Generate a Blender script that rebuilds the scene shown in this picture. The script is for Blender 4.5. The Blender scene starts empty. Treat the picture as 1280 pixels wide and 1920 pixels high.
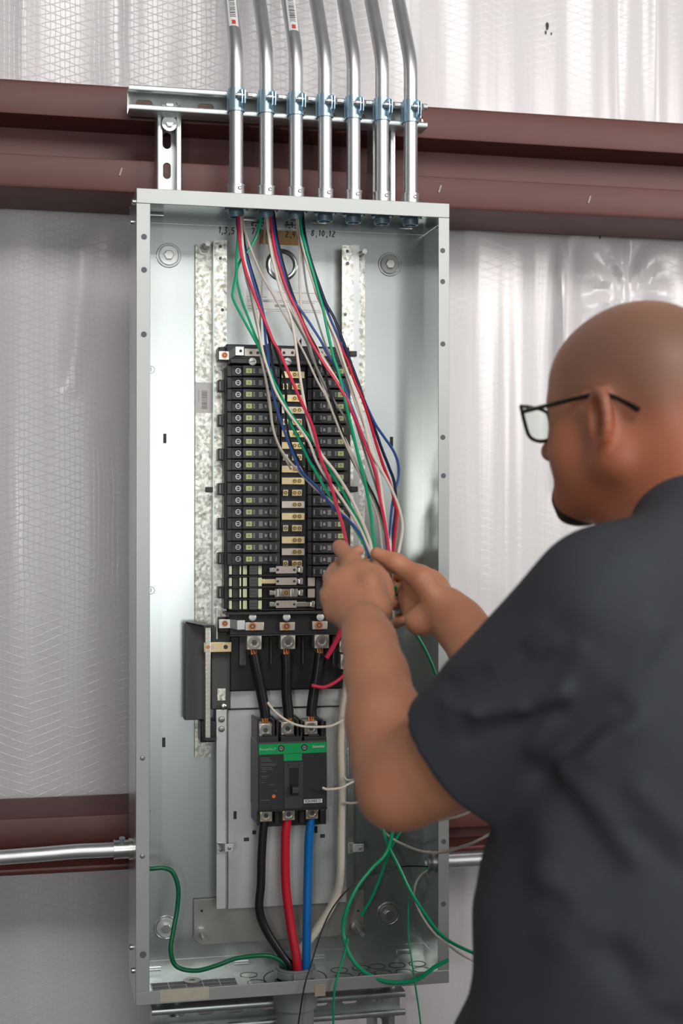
import bpy, bmesh, math, random
import numpy as np
from mathutils import Vector, Matrix
random.seed(7)
S = bpy.context.scene
COL = S.collection
# ------------------------------------------------------------------ camera
C = np.array([-.1703, -2.2309, 1.4912]); YAW, PIT, ROL, FPX = .2193, .0024, .0007, 2672.05
FW = np.array([math.sin(YAW)*math.cos(PIT), math.cos(YAW)*math.cos(PIT), math.sin(PIT)])
_r = np.array([math.cos(YAW), -math.sin(YAW), 0.]); _u = np.cross(_r, FW)
RT = _r*math.cos(ROL)+_u*math.sin(ROL); UP = -_r*math.sin(ROL)+_u*math.cos(ROL)
cam = bpy.data.cameras.new('camera'); co = bpy.data.objects.new('camera', cam); COL.objects.link(co)
M = Matrix(((RT[0], UP[0], -FW[0], C[0]), (RT[1], UP[1], -FW[1], C[1]), (RT[2], UP[2], -FW[2], C[2]), (0, 0, 0, 1)))
co.matrix_world = M
cam.sensor_fit = 'HORIZONTAL'; cam.sensor_width = 24.0; cam.lens = FPX*24.0/1280
cam.dof.use_dof = True; cam.dof.focus_distance = 2.30; cam.dof.aperture_fstop = 4.0
cam.clip_start = .05
S.camera = co
# ------------------------------------------------------------------ light
W = bpy.data.worlds.new('hall_light'); S.world = W; W.use_nodes = True
W.node_tree.nodes['Background'].inputs[0].default_value = (.86, .92, 1, 1)
W.node_tree.nodes['Background'].inputs[1].default_value = .10
def area(name, loc, target, sx, sy, power, color=(1, 1, 1), spread=180):
    L = bpy.data.lights.new(name, 'AREA'); L.shape = 'RECTANGLE'; L.size = sx; L.size_y = sy; L.energy = power; L.color = color; L.spread = math.radians(spread)
    o = bpy.data.objects.new(name, L); COL.objects.link(o); o.location = loc
    o.rotation_euler = (Vector(target)-Vector(loc)).to_track_quat('-Z', 'Y').to_euler(); return o
area('bay_door_daylight', (.80, -6.0, 1.58), (.80, 0, 1.58), 2.4, 1.6, 50, (.97, 1, 1))
area('ceiling_lamp', (.3, -3.7, 3.9), (.5, .3, 2.15), 2.2, 1.2, 17, (1, .97, .94), 62)
area('side_lamp', (3.2, -2.9, 2.6), (1.0, .3, 1.9), 1.6, 1.6, 15, (1, .95, .91), 62)
area('camera_lamp', (-.66, -3.0, 1.5), (.3, .1, 1.55), .10, .10, 12, (1, .97, .93))
S.view_settings.view_transform = 'Standard'; S.view_settings.look = 'None'
S.view_settings.gamma = 1; S.view_settings.use_curve_mapping = False; S.view_settings.exposure = -0.30

# ------------------------------------------------------------------ helpers
def U(px, py, y):
    d = FW+RT*(px-640)/FPX+UP*(960-py)/FPX
    return Vector(C+d*(y-C[1])/d[1])
def UD(px, py, dist):
    return Vector(C+(FW+RT*(px-640)/FPX+UP*(960-py)/FPX)*dist)
def new_mat(name): 
    m = bpy.data.materials.new(name); m.use_nodes = True; return m, m.node_tree.nodes, m.node_tree.links, m.node_tree.nodes['Principled BSDF']
def mat(name, col, rough=.5, metal=0, spec=None, nscale=0, namt=0, bump=0, bscale=60, rvar=0, stretch=None, coat=0):
    m, N, L, b = new_mat(name)
    b.inputs['Base Color'].default_value = (*col, 1); b.inputs['Roughness'].default_value = rough; b.inputs['Metallic'].default_value = metal
    if spec is not None: b.inputs['Specular IOR Level'].default_value = spec
    if coat: b.inputs['Coat Weight'].default_value = coat
    if nscale or bump or rvar:
        tc = N.new('ShaderNodeTexCoord'); mp = N.new('ShaderNodeMapping'); L.new(tc.outputs['Object'], mp.inputs[0])
        if stretch: mp.inputs['Scale'].default_value = stretch
    if nscale:
        n = N.new('ShaderNodeTexNoise'); n.inputs['Scale'].default_value = nscale; n.inputs['Detail'].default_value = 4; L.new(mp.outputs[0], n.inputs['Vector'])
        mx = N.new('ShaderNodeMix'); mx.data_type = 'RGBA'; L.new(n.outputs['Fac'], mx.inputs['Factor'])
        mx.inputs['A'].default_value = (*[c*(1-namt) for c in col], 1); mx.inputs['B'].default_value = (*[min(1, c*(1+namt)) for c in col], 1)
        L.new(mx.outputs['Result'], b.inputs['Base Color'])
        if rvar:
            mr = N.new('ShaderNodeMapRange'); mr.inputs['To Min'].default_value = rough-rvar; mr.inputs['To Max'].default_value = rough+rvar
            L.new(n.outputs['Fac'], mr.inputs['Value']); L.new(mr.outputs[0], b.inputs['Roughness'])
    if bump:
        n2 = N.new('ShaderNodeTexNoise'); n2.inputs['Scale'].default_value = bscale; L.new(mp.outputs[0], n2.inputs['Vector'])
        bp = N.new('ShaderNodeBump'); bp.inputs['Strength'].default_value = bump; bp.inputs['Distance'].default_value = .002
        L.new(n2.outputs['Fac'], bp.inputs['Height']); L.new(bp.outputs[0], b.inputs['Normal'])
    return m
def spangle_mat(name, c1, c2, scale, rough):
    m, N, L, b = new_mat(name); tc = N.new('ShaderNodeTexCoord')
    v = N.new('ShaderNodeTexVoronoi'); v.inputs['Scale'].default_value = scale; L.new(tc.outputs['Object'], v.inputs['Vector'])
    n = N.new('ShaderNodeTexNoise'); n.inputs['Scale'].default_value = scale*.8; n.inputs['Detail'].default_value = 3; L.new(tc.outputs['Object'], n.inputs['Vector'])
    ad = N.new('ShaderNodeMath'); ad.operation = 'MULTIPLY_ADD'; sp = N.new('ShaderNodeSeparateColor'); L.new(v.outputs['Color'], sp.inputs[0])
    L.new(sp.outputs[0], ad.inputs[0]); ad.inputs[1].default_value = .5
    L.new(n.outputs['Fac'], ad.inputs[2])
    mr = N.new('ShaderNodeMapRange'); mr.inputs['From Min'].default_value = .35; mr.inputs['From Max'].default_value = 1.0; L.new(ad.outputs[0], mr.inputs['Value'])
    mx = N.new('ShaderNodeMix'); mx.data_type = 'RGBA'; mx.inputs['A'].default_value = (*c1, 1); mx.inputs['B'].default_value = (*c2, 1)
    L.new(mr.outputs[0], mx.inputs['Factor']); L.new(mx.outputs['Result'], b.inputs['Base Color'])
    b.inputs['Metallic'].default_value = .75; b.inputs['Roughness'].default_value = rough
    bp = N.new('ShaderNodeBump'); bp.inputs['Strength'].default_value = .35; bp.inputs['Distance'].default_value = .001
    L.new(ad.outputs[0], bp.inputs['Height']); L.new(bp.outputs[0], b.inputs['Normal']); return m
GALV = mat('galvanised_sheet', (.62, .66, .645), .27, .95)
GALVF = mat('galvanised_flange', (.43, .45, .44), .50, .70, nscale=14, namt=.1, rvar=.08)
PLATE = mat('galvanised_plate', (.66, .69, .68), .42, .85, nscale=20, namt=.06, rvar=.06)
STRUT = mat('galvanised_strut', (.56, .60, .59), .34, .9, nscale=40, namt=.12, rvar=.08, stretch=(1, 1, .3))
PIPE = mat('conduit_steel', (.66, .67, .68), .42, .93, nscale=60, namt=.10, rvar=.04, stretch=(1, 1, .25))
ZINC = mat('zinc_blue', (.40, .56, .66), .34, .7, nscale=60, namt=.15)
NICKEL = mat('bright_screw', (.70, .69, .66), .28, 1)
SCREWF = mat('flat_screw', (.62, .64, .63), .45, .6)
DARKST = mat('dull_bracket_steel', (.36, .35, .33), .45, .85, nscale=20, namt=.1)
SPANGLE = spangle_mat('hot_dip_spangle', (.26, .26, .21), (.95, .95, .88), 190, .45)
TIN = mat('tinned_bus', (.62, .56, .50), .35, .85, nscale=50, namt=.15)
BRASS = mat('brass_bus', (.80, .64, .38), .35, .8, nscale=50, namt=.12)
ALU = mat('lug_aluminium', (.66, .62, .53), .38, .8)
GOLD = mat('gold_screw', (.62, .44, .16), .3, .9)
COPPER = mat('copper_strand', (.80, .32, .12), .35, .85)
ORANGE = mat('copper_screw', (.70, .26, .09), .4, .75)
REDOX = mat('red_oxide_steel', (.105, .031, .025), .52, 0, nscale=9, namt=.12, bump=.05)
BLACK = mat('black_plastic', (.014, .015, .017), .38)
BLACK2 = mat('charcoal_plastic', (.024, .025, .026), .42, nscale=60, namt=.15)
DKGREY = mat('dark_grey_plastic', (.06, .065, .06), .5)
HANDLE = mat('handle_grey', (.16, .18, .20), .3)
YGREEN = mat('yellow_green_print', (.50, .56, .22), .5)
CREAM = mat('pale_green_plastic', (.62, .66, .42), .5)
WHITEP = mat('white_print', (.72, .73, .72), .5)
GREYP = mat('grey_print', (.30, .31, .31), .5)
PAPER = mat('label_paper', (.80, .82, .80), .55)
GREEN = mat('green_cover', (.0, .32, .09), .4)
INK = mat('marker_ink', (.01, .01, .012), .5)
TAPE = mat('brown_tape', (.36, .20, .06), .35, nscale=40, namt=.2, stretch=(1, 1, .1))
PVC = mat('grey_pvc', (.23, .25, .26), .42)
HOLE = mat('dark_hole', (.03, .035, .04), .7)
HOLEG = mat('grey_hole', (.10, .115, .13), .6)
CONCRETE = mat('concrete', (.20, .19, .18), .6, nscale=4, namt=.15)
WC = {}
for k, c in dict(red=(.66, .03, .08), green=(.0, .36, .16), white=(.74, .67, .58), blue=(.03, .08, .27), navy=(.012, .016, .05), black=(.012, .012, .015),
                 grey=(.30, .28, .26), darkgreen=(.0, .13, .055), cream=(.70, .64, .53), cherry=(.55, .012, .03), cobalt=(.0, .15, .50), tan=(.52, .46, .40)).items():
    WC[k] = mat('insulation_'+k, c, .34)

class MB:
    def __init__(s): s.v = []; s.f = []; s.m = []; s.mats = []
    def _mi(s, m):
        if m is None: return 0
        if m not in s.mats: s.mats.append(m)
        return s.mats.index(m)
    def add(s, vs, fs, m=None):
        o = len(s.v); s.v += [tuple(v) for v in vs]; k = s._mi(m)
        for f in fs: s.f.append([i+o for i in f]); s.m.append(k)
        return s
    def box(s, a, b, m=None):
        x0, x1 = sorted((a[0], b[0])); y0, y1 = sorted((a[1], b[1])); z0, z1 = sorted((a[2], b[2]))
        return s.add([(x0,y0,z0),(x1,y0,z0),(x1,y1,z0),(x0,y1,z0),(x0,y0,z1),(x1,y0,z1),(x1,y1,z1),(x0,y1,z1)],
                     [(0,3,2,1),(4,5,6,7),(0,1,5,4),(1,2,6,5),(2,3,7,6),(3,0,4,7)], m)
    def cyl(s, a, b, r, r2=None, n=20, m=None, caps=True):
        a = Vector(a); b = Vector(b); r2 = r if r2 is None else r2
        d = (b-a).normalized(); t = Vector((0,0,1)) if abs(d.z) < .9 else Vector((1,0,0)); u = d.cross(t).normalized(); w = u.cross(d)
        vs = []
        for c, rr in ((a, r), (b, r2)):
            for i in range(n):
                q = 2*math.pi*i/n; vs.append(c+u*math.cos(q)*rr+w*math.sin(q)*rr)
        fs = [(i, (i+1) % n, n+(i+1) % n, n+i) for i in range(n)]
        fs = [tuple(reversed(f)) for f in fs]
        if caps: fs += [tuple(range(n)), tuple(reversed(range(n, 2*n)))]
        return s.add(vs, fs, m)
    def ring(s, c, axis, ro, ri, h, n=28, m=None):      # tube ring starting at c going along axis by h
        c = Vector(c); d = Vector(axis).normalized(); t = Vector((0,0,1)) if abs(d.z) < .9 else Vector((1,0,0)); u = d.cross(t).normalized(); w = u.cross(d)
        vs = []
        for off, rr in ((0, ro), (h, ro), (h, ri), (0, ri)):
            for i in range(n):
                q = 2*math.pi*i/n; vs.append(c+d*off+(u*math.cos(q)+w*math.sin(q))*rr)
        fs = []
        for k in range(4):
            for i in range(n): fs.append((k*n+i, k*n+(i+1) % n, ((k+1) % 4)*n+(i+1) % n, ((k+1) % 4)*n+i))
        return s.add(vs, fs, m)
    def dome(s, c, axis, r, h, n=16, m=None):
        c = Vector(c); d = Vector(axis).normalized(); t = Vector((0,0,1)) if abs(d.z) < .9 else Vector((1,0,0)); u = d.cross(t).normalized(); w = u.cross(d)
        K = 4; vs = []
        for k in range(K):
            a = k/K*math.pi/2
            for i in range(n):
                q = 2*math.pi*i/n; vs.append(c+d*h*math.sin(a)+(u*math.cos(q)+w*math.sin(q))*r*math.cos(a))
        vs.append(c+d*h); fs = []
        for k in range(K-1):
            for i in range(n): fs.append((k*n+i, k*n+(i+1) % n, (k+1)*n+(i+1) % n, (k+1)*n+i))
        for i in range(n): fs.append(((K-1)*n+i, (K-1)*n+(i+1) % n, K*n))
        return s.add(vs, fs, m)
    def tube(s, pts, r, n=10, m=None, sub=6, caps=True):
        P = smooth(pts, sub); R = r if callable(r) else (lambda t: r)
        N = len(P); vs = []; up = None
        for i, p in enumerate(P):
            d = (P[min(i+1, N-1)]-P[max(i-1, 0)]).normalized()
            if up is None: up = d.orthogonal().normalized()
            up = (up-d*up.dot(d)).normalized(); w = d.cross(up); rr = R(i/(N-1))
            for k in range(n):
                q = 2*math.pi*k/n; vs.append(p+up*math.cos(q)*rr+w*math.sin(q)*rr)
        fs = [(i*n+k, i*n+(k+1) % n, (i+1)*n+(k+1) % n, (i+1)*n+k) for i in range(N-1) for k in range(n)]
        if caps: fs += [tuple(reversed(range(n))), tuple(range((N-1)*n, N*n))]
        return s.add(vs, fs, m)
    def extrude(s, poly, a, b, m=None):                  # poly: list of 3D pts; swept by vector from a to b
        a = Vector(a); b = Vector(b); n = len(poly); vs = [Vector(p)+a for p in poly]+[Vector(p)+b for p in poly]
        fs = [(i, (i+1) % n, n+(i+1) % n, n+i) for i in range(n)]+[tuple(reversed(range(n))), tuple(range(n, 2*n))]
        return s.add(vs, fs, m)
    def xf(s, mtx):
        s.v = [tuple(mtx @ Vector(v)) for v in s.v]; return s
    def build(s, name, m=None, parent=None, bevel=0, smooth_=None, loc=None, weld=False):
        me = bpy.data.meshes.new(name); me.from_pydata(s.v, [], s.f)
        if s.mats and not (len(s.mats) == 1 and s.mats[0] is None and m):
            for q in s.mats: me.materials.append(q if q else m)
            for p, k in zip(me.polygons, s.m): p.material_index = k
        elif m: me.materials.append(m)
        bm = bmesh.new(); bm.from_mesh(me)
        if weld: bmesh.ops.remove_doubles(bm, verts=bm.verts, dist=1e-5)
        bmesh.ops.recalc_face_normals(bm, faces=bm.faces); bm.to_mesh(me); bm.free()
        o = bpy.data.objects.new(name, me); COL.objects.link(o)
        if parent: o.parent = parent
        if loc is not None: o.location = loc
        if bevel:
            md = o.modifiers.new('bevel', 'BEVEL'); md.width = bevel; md.segments = 2; md.limit_method = 'ANGLE'; md.angle_limit = math.radians(50)
        me.polygons.foreach_set('use_smooth', [True]*len(me.polygons))
        try: me.set_sharp_from_angle(angle=math.radians(35))
        except Exception: pass
        return o
def smooth(pts, sub=6):
    P = [Vector(p) for p in pts]
    if len(P) < 3 or sub <= 1: return P
    E = [P[0]*2-P[1]]+P+[P[-1]*2-P[-2]]; out = []
    for i in range(1, len(E)-2):
        for k in range(sub):
            t = k/sub; a, b, c, d = E[i-1], E[i], E[i+1], E[i+2]
            out.append(.5*((2*b)+(c-a)*t+(2*a-5*b+4*c-d)*t*t+(3*b-a-3*c+d)*t*t*t))
    out.append(P[-1]); return out
def tag(o, label, cat, group=None, kind=None):
    if label: o['label'] = label
    if cat: o['category'] = cat
    if group: o['group'] = group
    if kind: o['kind'] = kind
    return o
def thing(name, loc, label, cat, group=None):
    o = bpy.data.objects.new(name, None); COL.objects.link(o); o.location = loc; o.empty_display_size = .02
    return tag(o, label, cat, group)
def rel(mb, t):                                          # world-space mesh -> thing space
    l = t.location; mb.v = [(v[0]-l[0], v[1]-l[1], v[2]-l[2]) for v in mb.v]; return mb
def part(mb, name, m, t, **k): return rel(mb, t).build(name, m, t, **k)
def subpart(mb, name, m, p, **k):                        # p is a part at its thing's origin
    l = p.parent.location; mb.v = [(v[0]-l[0], v[1]-l[1], v[2]-l[2]) for v in mb.v]; return mb.build(name, m, p, **k)
def pbox(x0, y0, x1, y1, yf, yb, mb=None, m=None):       # photograph rectangle on the plane y=yf, pushed back to yb
    a = U(x0, (y0+y1)/2, yf); b = U(x1, (y0+y1)/2, yf); c = U((x0+x1)/2, y0, yf); d = U((x0+x1)/2, y1, yf)
    mb = mb or MB(); return mb.box((a.x, yf, d.z), (b.x, yb, c.z), m)
def sx(p): return p
def screw_mb(c, r=.004, h=.002, axis=(0, -1, 0), slot=True, n=18):
    mb = MB(); c = Vector(c); a = Vector(axis).normalized()
    mb.cyl(c, c+a*h*.6, r, n=n); mb.dome(c+a*h*.6, a, r, h*.5, n=n); return mb
def hexprism(c, axis, r, h, mb=None, m=None): mb = mb or MB(); c = Vector(c); return mb.cyl(c, c+Vector(axis)*h, r, n=6, m=m)
def holed(x0, x1, z0, z1, slots, ya, yb, vertical=False, mb=None):   # plate in the xz plane with stadium slots [(cx,cz,len,w)]
    mb = mb or MB(); ax = 1 if vertical else 0
    S_ = sorted(slots, key=lambda s: s[ax]); lo = z0 if vertical else x0; hi = z1 if vertical else x1
    cuts = [lo]+[(S_[i][ax]+S_[i+1][ax])/2 for i in range(len(S_)-1)]+[hi]
    for i, (cx, cz, ln, w) in enumerate(S_):
        if vertical: rx0, rx1, rz0, rz1 = x0, x1, cuts[i], cuts[i+1]; hx, hz = w/2, ln/2
        else: rx0, rx1, rz0, rz1 = cuts[i], cuts[i+1], z0, z1; hx, hz = ln/2, w/2
        n = 24; inner = []; outer = []
        rr = min(hx, hz)
        for k in range(n):
            q = 2*math.pi*(k+.5)/n; ca, sa = math.cos(q), math.sin(q)
            inner.append((cx+math.copysign(hx-rr, ca)*(1 if hx > rr else 0)+ca*rr, cz+math.copysign(hz-rr, sa)*(1 if hz > rr else 0)+sa*rr))
            X = rx1 if ca > 0 else rx0; Z = rz1 if sa > 0 else rz0
            tx = (X-cx)/ca if abs(ca) > 1e-6 else 1e9; tz = (Z-cz)/sa if abs(sa) > 1e-6 else 1e9; t = min(tx, tz)
            outer.append((cx+ca*t, cz+sa*t))
        # corner points: snap nearest outer points to the corners
        for X in (rx0, rx1):
            for Z in (rz0, rz1):
                j = min(range(n), key=lambda k: (outer[k][0]-X)**2+(outer[k][1]-Z)**2); outer[j] = (X, Z)
        vs = [(p[0], ya, p[1]) for p in outer]+[(p[0], ya, p[1]) for p in inner]+[(p[0], yb, p[1]) for p in outer]+[(p[0], yb, p[1]) for p in inner]
        fs = []
        for k in range(n):
            j = (k+1) % n
            fs += [(k, j, n+j, n+k), (2*n+k, 3*n+k, 3*n+j, 2*n+j), (n+k, n+j, 3*n+j, 3*n+k)]
        mb.add(vs, fs)
    return mb
def text(body, size, loc, m, parent, name='lettering', ext=.0002, bold=0, rot=(math.pi/2, 0, 0), align='CENTER', sxy=(1, 1)):
    cu = bpy.data.curves.new(name, 'FONT'); cu.body = body; cu.size = size; cu.extrude = ext; cu.align_x = align; cu.align_y = 'CENTER'; cu.offset = bold
    cu.resolution_u = 3
    tmp = bpy.data.objects.new('tmp', cu); COL.objects.link(tmp); bpy.context.view_layer.update()
    me = bpy.data.meshes.new_from_object(tmp.evaluated_get(bpy.context.evaluated_depsgraph_get()))
    bpy.data.objects.remove(tmp); me.name = name; me.materials.clear(); me.materials.append(m)
    o = bpy.data.objects.new(name, me); COL.objects.link(o)
    o.parent = parent; l = Vector(loc)-(parent.location if parent.parent is None else parent.parent.location); o.location = l; o.rotation_euler = rot; o.scale = (sxy[0], sxy[1], 1)
    return o

# ------------------------------------------------------------------ large structure
def wall_material():
    m, N, L, b = new_mat('reinforced_vinyl_facing'); tc = N.new('ShaderNodeTexCoord'); sp = N.new('ShaderNodeSeparateXYZ'); 
    nz = N.new('ShaderNodeTexNoise'); nz.inputs['Scale'].default_value = 9; L.new(tc.outputs['Object'], nz.inputs['Vector'])
    va = N.new('ShaderNodeVectorMath'); va.operation = 'MULTIPLY_ADD'; va.inputs[1].default_value = (.014, .0, .014); L.new(nz.outputs['Color'], va.inputs[0]); L.new(tc.outputs['Object'], va.inputs[2])
    L.new(va.outputs[0], sp.inputs[0])
    def mth(op, a, b_=None, c=None):
        n = N.new('ShaderNodeMath'); n.operation = op
        for i, v in enumerate((a, b_, c)):
            if v is None: continue
            if isinstance(v, (int, float)): n.inputs[i].default_value = v
            else: L.new(v, n.inputs[i])
        return n.outputs[0]
    def line(src, period, width):
        f = mth('FRACT', mth('DIVIDE', src, period)); d = mth('ABSOLUTE', mth('SUBTRACT', f, .5))
        w = width/period; return mth('SUBTRACT', 1, mth('SMOOTHSTEP', d, w*.3, w) if False else mth('MINIMUM', mth('DIVIDE', d, w), 1))
    X, Z = sp.outputs[0], sp.outputs[2]
    d1 = line(mth('ADD', Z, mth('MULTIPLY', X, .32)), .0150, .0009)
    d2 = line(mth('SUBTRACT', Z, mth('MULTIPLY', X, .32)), .0150, .0009)
    vl = line(X, .0088, .0008)
    h = mth('MAXIMUM', mth('MAXIMUM', d1, d2), mth('MULTIPLY', vl, .55))
    mrx = N.new('ShaderNodeMapRange'); mrx.inputs['From Min'].default_value = .1; mrx.inputs['From Max'].default_value = .55; mrx.inputs['To Min'].default_value = 1; mrx.inputs['To Max'].default_value = .18; L.new(X, mrx.inputs['Value']); h = mth('MULTIPLY', h, mrx.outputs[0])
    bp = N.new('ShaderNodeBump'); bp.inputs['Strength'].default_value = .45; bp.inputs['Distance'].default_value = .0010; L.new(h, bp.inputs['Height'])
    n2 = N.new('ShaderNodeTexNoise'); n2.inputs['Scale'].default_value = 7; mp = N.new('ShaderNodeMapping'); mp.inputs['Scale'].default_value = (6, 1, .35); L.new(tc.outputs['Object'], mp.inputs[0]); L.new(mp.outputs[0], n2.inputs['Vector'])
    bp2 = N.new('ShaderNodeBump'); bp2.inputs['Strength'].default_value = .25; bp2.inputs['Distance'].default_value = .004; L.new(n2.outputs['Fac'], bp2.inputs['Height']); L.new(bp.outputs[0], bp2.inputs['Normal'])
    L.new(bp2.outputs[0], b.inputs['Normal'])
    b.inputs['Base Color'].default_value = (.69, .67, .68, 1); b.inputs['Roughness'].default_value = .25; b.inputs['Specular IOR Level'].default_value = .6
    return m
VINYL = wall_material()
def wall_disp(x, z):
    y = .387+.006*math.sin(x*9+.8*math.sin(z*1.3))+.004*math.sin(x*23+1.7)+.0025*math.sin(x*51+z*.7)
    def fold(cx, w, a, z0, z1, slope=0):
        c = cx+slope*(z-z0); t = min(max((z-z0)/(.001+z1-z0), 0), 1); e = math.sin(math.pi*t)**.5 if 0 < t < 1 else 0
        return -a*e*math.exp(-((x-c)/w)**2)
    y += fold(.842, .012, .026, 1.55, 2.03, .03)+fold(.862, .014, -.014, 1.5, 2.05, .03)+fold(.98, .012, .008, 1.2, 2.03)+fold(-.09, .02, .01, 1.7, 2.03, .1)
    y += fold(.74, .02, .008, .9, 2.03)+fold(1.05, .016, .010, 2.2, 3.2)+fold(.97, .012, -.008, 2.2, 3.2)+fold(-.17, .014, .008, 2.2, 3.0)+fold(.02, .02, .008, 2.2, 3.0)
    # puckers near a fastener
    dx, dz = x-.985, z-1.93
    rr = math.hypot(dx, dz); an = math.atan2(dz, dx)
    if rr < .16: y -= .008*math.cos(an*7)*math.exp(-((rr-.06)/.04)**2)
    # pinched against the girts
    for zc, hw in ((2.12, .11), (.94, .07)):
        d = abs(z-zc)-hw
        if d < .12: y += -.0*(1-max(d, 0)/.12)
    return y
xs = np.concatenate([np.arange(-2.2, -.95, .05), np.arange(-.95, 1.45, .006), np.arange(1.45, 3.4, .05)]); zs = np.concatenate([np.arange(0, .55, .05), np.arange(.55, 2.75, .014), np.arange(2.75, 4.2, .05)])
wv = [(x, wall_disp(x, z), z) for z in zs for x in xs]; nx = len(xs)
wf = [(j*nx+i, j*nx+i+1, (j+1)*nx+i+1, (j+1)*nx+i) for j in range(len(zs)-1) for i in range(nx-1)]
wall = MB().add(wv, wf).build('wall_back', VINYL); tag(wall, 'white reinforced vinyl insulation facing with diamond scrim behind the panel', None, kind='structure')
fl = MB().box((-4, -6.5, -.1), (5, .75, 0)).build('floor', CONCRETE); tag(fl, 'plain grey concrete floor of the metal building', None, kind='structure')
# two marks on the facing
for i, (px, py, w, h) in enumerate(((1029, 46, 7, 16), (1026, 58, 4, 8), (1037, 60, 3, 6), (1124, 445, 3, 8))):
    p = U(px, py, .385); mb = MB()
    n = 9; ring = [(p.x+math.cos(6.28*k/n)*w*.0005*(1+.3*math.sin(k*2.3)), wall_disp(p.x, p.z)-.0012, p.z+math.sin(6.28*k/n)*h*.0005) for k in range(n)]
    mb.extrude(ring, (0, 0, 0), (0, .0008, 0)); o = mb.build('dark_scuff', INK, wall)

def girt(name, zt, zb, lipt, lipb, label, y0=.187, depth=.20, rec=.075):
    r = .007; t = .003
    prof = [(y0+depth-.03, zt), (y0+r, zt), (y0+r*.3, zt-r*.3), (y0, zt-r), (y0, zt-lipt+.004), (y0+.001, zt-lipt+.001), (y0+.004, zt-lipt), (y0+rec, zt-lipt-.004),
            (y0+rec, zb+lipb+.004), (y0+.004, zb+lipb), (y0+.001, zb+lipb-.001), (y0, zb+lipb-.004), (y0, zb+r), (y0+r*.3, zb+r*.3), (y0+r, zb), (y0+depth-.03, zb)]
    t0 = thing(name, (0, y0, zb), label, 'beam')
    mb = MB().extrude([(0, p[0], p[1]) for p in prof], (-2.2, 0, 0), (3.4, 0, 0)); part(mb, 'channel', REDOX, t0)
    return t0
g1 = girt('steel_girt', 2.214, 2.034, .058, .056, 'red-brown steel girt above the electrical panel, full width')
for px, py in ((226, 322), (824, 354), (1104, 374)):
    p = U(px, py, .187); part(MB().tube([p+Vector((-.002, -.0005, -.007)), p+Vector((.002, -.0008, .006))], .0018, sub=1), 'paint_chip', mat('chip', (.4, .33, .29), .5), g1)
g2 = girt('steel_girt', .990, .894, .052, .012, 'lower red-brown steel girt behind the side conduits', rec=.05)

# ------------------------------------------------------------------ strut channels
def strut(a0, a1, c, horizontal, label, slots, yf=.105, yb=.146, name='strut_channel'):
    hw = .0206; t = .0025
    t0 = thing(name, (a0, yb, c-hw) if horizontal else (c, yb, a0), label, 'strut')
    if horizontal: mb = holed(a0, a1, c-hw, c+hw, [(s, c, .028, .0135) for s in slots], yb-t, yb)
    else: mb = holed(c-hw, c+hw, a0, a1, [(c, s, .028, .0135) for s in slots], yb-t, yb, vertical=True)
    def P(u, y, v): return (v, y, c+u) if horizontal else (c+u, y, v)
    part(mb, 'slotted_web', STRUT, t0)
    for s in (-1, 1):
        prof = [(hw, yb), (hw, yf+.003), (hw-.001, yf+.0008), (hw-.003, yf), (hw-.008, yf), (hw-.0095, yf+.001), (hw-.0095, yf+.008), (hw-.0075, yf+.008), (hw-.0075, yf+.0025), (hw-t, yf+.004), (hw-t, yb)]
        vs0 = [P(s*u, y, a0) for u, y in prof]; vs1 = [P(s*u, y, a1) for u, y in prof]; n = len(prof)
        mb = MB().add(vs0+vs1, [(i, (i+1) % n, n+(i+1) % n, n+i) for i in range(n)]+[tuple(range(n)), tuple(reversed(range(n, 2*n)))])
        part(mb, 'side_lip', STRUT, t0)
    return t0
zst = 2.1725
xsl = [U(p, 195, .146).x for p in (270, 322, 385)]
top = strut(-.004, .500, zst, True, 'long horizontal galvanised strut carrying the seven conduits', xsl+[xsl[2]+.052*k for k in range(1, 8)])
xv1 = (U(294, 300, .146).x+U(340, 300, .146).x)/2; xv2 = (U(695, 300, .146).x+U(745, 300, .146).x)/2
zsl = [U(318, p, .187).z for p in (265, 321)]
for xv, l in ((xv1, 'left vertical galvanised strut behind the panel with two slots showing'), (xv2, 'right vertical galvanised strut behind the panel and conduits')):
    s_ = strut(.45, 2.192, xv, False, l, [zsl[0]-.0508*k for k in range(-1, 33)], yf=.146, yb=.187)
zbs = U(500, 1888, .105).z
bot = strut(U(285, 1900, .105).x, U(760, 1890, .105).x, zbs-.012, True, 'lower horizontal galvanised strut below the panel beside the grey pipe', [U(p, 1910, .146).x for p in (330, 385, 440, 500, 560, 600, 655, 710)])
# bolts on struts
for t0, x, z, y in ((top, xv1, zst, .1435), (top, xv1, zst-.03, .1435), (top, xv2, zst, .1435), (bot, xv2, zbs-.012, .1435)):
    b_ = MB(); b_.cyl((x, y, z), (x, y-.002, z), .0125, n=24); hexprism((x, y-.002, z), (0, -1, 0), .0062, .006, b_); part(b_, 'fixing_bolt', STRUT, t0)

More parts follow.
